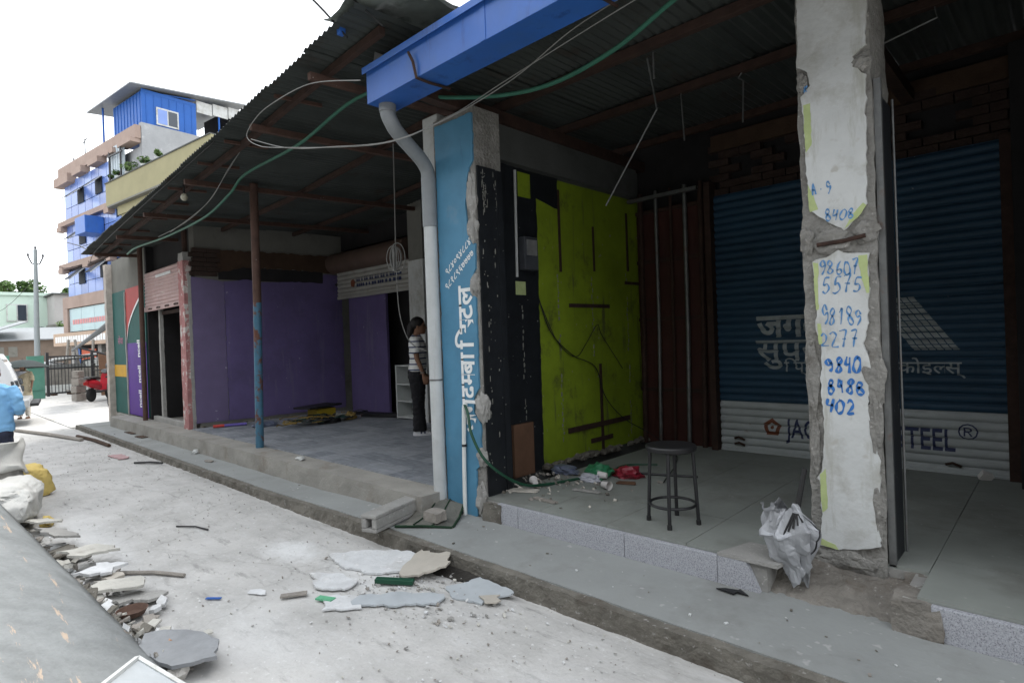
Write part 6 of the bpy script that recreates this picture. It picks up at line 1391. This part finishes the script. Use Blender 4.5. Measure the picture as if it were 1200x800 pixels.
YEL = pm('ochre_paint', (.26, .24, .14), .10, 1.4, .85, .1, 12, stain=((.25, .23, .125), 1, .55, .2))
bp('balcony_wall', YEL, (8.15, 19, -.28, -.08, 9.08, 10.2), par=yb_); bp('balcony_floor', PLASTER, (8.25, 19, -.28, .2, 9.0, 9.08), par=yb_); bp('balcony_end', YEL, (8.15, 8.3, -.079, .15, 9.08, 10.2), par=yb_)
bp('beam', YEL, (8.9, 19, -.05, .18, 8.55, 8.99), par=yb_); bp('blue_door', GUT, (8.25, 9.2, .08, .18, 6.5, 8.54), par=yb_); bp('coping', PLASTER_D, (8.1, 19, -.32, .20, 10.2, 10.25), par=yb_)
bp('wall', YEL, (9.25, 19, .0, .2, 0, 8.54), par=yb_)
bp('zinc_screen', pm('pale_zinc', (.42, .48, .52), .1, 1.2, .6, .08, 20), (8.15, 10.0, -.06, -.02, 10.26, 12.05), par=yb_)
for k in range(6): bp('zinc_fold', pm('pale_zinc_%d' % k, (.40, .46, .50), .1, 1.2, .6, .08, 20), (8.3 + k * .30, 8.33 + k * .30, -.085, -.061, 10.26, 12.0), par=yb_)
for u in (8.55, 9.95): MB(BMx).tube([(u, -.2, 10.2), (u, -.2, 11.75)], .05, 5).build('rail_post', BLACK_M, yb_)
MB(BMx).bar((8.35, -.2, 11.55), (10.15, -.2, 11.5), .07, .07).build('rail', BLACK_M, yb_)
LEAF = [pm('leaf_%s' % n, c, .3, 8, .7, .1, 20) for n, c in (('mid', (.06, .115, .03)), ('light', (.10, .16, .05)), ('dark', (.03, .065, .02)))]
def crown(mb, c, r, n, size, seed=0, clumps=7):
    rnd = random.Random(seed); cs = []
    for k in range(clumps):
        d = Vector((rnd.gauss(0, 1), rnd.gauss(0, 1), rnd.gauss(0, .8))); d = d.normalized() * rnd.uniform(.25, .8)
        cs.append((Vector((d.x * r[0], d.y * r[1], d.z * r[2])), rnd.uniform(.3, .55), rnd.choice([0, 0, 1, 2])))
    for k in range(n):
        cc, cr, mi = rnd.choice(cs); d = Vector((rnd.gauss(0, 1), rnd.gauss(0, 1), rnd.gauss(0, 1))).normalized() * cr * rnd.uniform(.4, 1) ** .5
        p = Vector(c) + cc + Vector((d.x * r[0], d.y * r[1], d.z * r[2])); s = size * rnd.uniform(.6, 1.4)
        u = Vector((rnd.gauss(0, 1), rnd.gauss(0, 1), rnd.gauss(0, .6))).normalized(); w = u.cross(Vector((rnd.gauss(0, 1), rnd.gauss(0, 1), rnd.gauss(0, 1)))).normalized()
        mb.add([p - u * s, p + w * s * .45, p + u * s, p - w * s * .45], [(0, 1, 2, 3)], mi if rnd.random() > .2 else 1)
for k, (u, r, l) in enumerate(((8.45, .26, 'small pot plant at the left end of the yellow balcony'), (9.4, .30, 'low pot plant beside the rail on the yellow balcony'), (10.5, .48, 'biggest pot plant on the yellow balcony'), (12.3, .36, 'sparse pot plant near the middle of the yellow balcony'), (13.8, .3, 'pot plant at the right of the yellow balcony'))):
    e = empty('pot_plant', BMx @ Vector((u, -.1, 10.25)), l, 'plant', 'pot plants on the balcony')
    MB(BMx).lathe([(.10, 0), (.15, .16), (.13, .16)], (u, -.1, 10.25), 10).build('pot', PLAST_W, e)
    mb = MB(BMx); crown(mb, (u, -.1, 10.50 + r * .3), (r, r * .8, r * .6), 200, .07, k); mb.build('foliage', LEAF, e)
    MB(BMx).tube([(u, -.1, 10.4), (u + .04, -.08, 10.55 + r * .4)], .02, 5).build('stem', BRICK_D, e)

# ------------------------------------------------------------------ houses and trees at the far left
gh = empty('green_house', (-74, 6, 0), 'pale mint green flat roofed house with one wide window', 'house')
MINT = pm('pale_mint_paint', (.50, .62, .54), .06, .5, .85, .1, 8, stain=((.42, .53, .47), .4, .55, .2))
MB().box(-84, -74.4, -14, 11.3, 0, 7.6).build('wall', MINT, gh); MB().box(-84.2, -74.2, -14.2, 11.5, 7.6, 7.9).build('parapet', MINT, gh)
MB().box(-74.4, -74.2, 7.2, 11.2, 2.0, 4.4).build('lower_wall', PLAST_W, gh)
w = MB().box(-74.39, -74.30, 7.4, 9.0, 5.05, 6.75).build('window', PLAST_W, gh); MB().box(-74.31, -74.26, 7.5, 8.15, 5.15, 6.65).build('pane', MINT, w); MB().box(-74.31, -74.26, 8.25, 8.9, 5.15, 6.65).build('pane', DGLASS, w)
MB().box(-74.39, -74.30, 9.8, 10.2, 3.4, 4.5).build('window', DGLASS, gh)
gy = empty('grey_house', (-71, 11.8, 0), 'narrow grey plastered house with a small window and brick lower floor', 'house')
MB().box(-80, -70.4, 10.55, 13.2, 4.6, 7.45).build('wall', pm('grey_house_plaster', (.36, .35, .34), .12, .8, .9, .1, 8), gy); MB().box(-80, -70.35, 10.9, 13.2, 0, 4.4).build('brick_floor', BRICK, gy)
MB().box(-80.2, -70.0, 10.3, 13.4, 7.45, 7.6).build('roof_slab', PLASTER_D, gy); MB().box(-80.2, -70.1, 10.4, 13.3, 4.4, 4.6).build('floor_slab', PLASTER, gy)
w = MB().box(-70.45, -70.36, 11.9, 12.7, 5.5, 6.7).build('window', BLACK_M, gy); MB().box(-70.37, -70.33, 12.0, 12.6, 5.6, 6.6).build('pane', DGLASS, w)
sd_ = empty('tin_shed', (-62, 6, 0), 'low brown shed with grey sloping tin roof before the mint green house', 'shed')
MB().box(-66, -60, 1.5, 10.5, 0, 2.9).build('wall', pm('brown_shed_wall', (.16, .125, .10), .2, 1, .9, .2, 10), sd_)
MB().ext([(-59.6, 1.2, 2.75), (-59.6, 10.6, 2.95), (-66.4, 10.6, 4.1), (-66.4, 1.2, 3.9)], (0, 0, .08)).build('roof', PIPE_D, sd_)
MB().ext([(-59.5, 4.5, 3.3), (-59.5, 7.2, 4.3), (-64, 7.2, 4.5), (-64, 4.5, 3.5)], (0, 0, .08)).build('upper_roof', PIPE_D, sd_)
for y in (5.2, 6.0): MB().box(-60.0, -59.96, y, y + .55, 1.6, 2.4).build('window', PLASTER, sd_)
for k, (x, y, zc, r, l) in enumerate(((-96, 4.5, 9.6, (2.4, 2.2, 1.6), 'bushy tree at the far left above the mint green house'), (-95, 9.2, 9.8, (2.6, 1.8, 1.5), 'tree above the mint green house, nearest the window'), (-97, 12.2, 10.3, (2.4, 2.0, 1.7), 'tree right of the middle above the mint green house'), (-94, 15.4, 9.4, (2.0, 1.2, .9), 'smallest low tree behind the utility pole'), (-68.8, 10.6, 3.9, (.6, .6, 1.1), 'small dark shrub growing beside the grey house'))):
    e = empty('tree', (x, y, 0), l, 'tree', 'trees on the skyline')
    mb = MB()
    mb.tube([(x, y, 0), (x + .1, y, zc * .5), (x, y + .1, zc)], [.22, .16, .05], 7)
    for a in range(5): mb.tube([(x, y, zc * (.7 + .05 * a)), (x + r[0] * .6 * math.cos(a * 1.3), y + r[1] * .6 * math.sin(a * 1.3), zc + r[2] * .3)], [.08, .02], 5)
    mb.build('trunk', BRICK_D, e); mb = MB(); crown(mb, (x, y, zc), r, 1500 if k < 4 else 500, .22 if k < 4 else .12, 40 + k, 14); mb.build('crown', LEAF, e)

# ------------------------------------------------------------------ unseen row added behind the camera to block sky light from the shops
fr_ = empty('sky_blocking_row', (-4, -6.5, 0), 'unseen plastered two storey row added across the alley to block sky light', 'building')
MB().box(-26, 12, -12, -6.5, 0, 7.2).build('wall', PLASTER, fr_)
MB().box(-26.2, 12.2, -12.2, -6.0, 7.2, 7.4).build('roof_slab', CONC, fr_)
MB().box(-26, 12, -6.5, -5.6, 3.3, 3.45).build('balcony_slab', CONC, fr_)
for k in range(9):
    x = -24 + k * 4
    w = MB().box(x, x + 2.4, -6.52, -6.44, .1, 2.7).build('roller_shutter', DSTEEL, fr_)
    f = MB().box(x + .4, x + 1.8, -6.52, -6.45, 4.4, 5.8).build('window', BRICK_D, fr_); MB().box(x + .5, x + 1.7, -6.449, -6.43, 4.5, 5.7).build('pane', DGLASS, f)
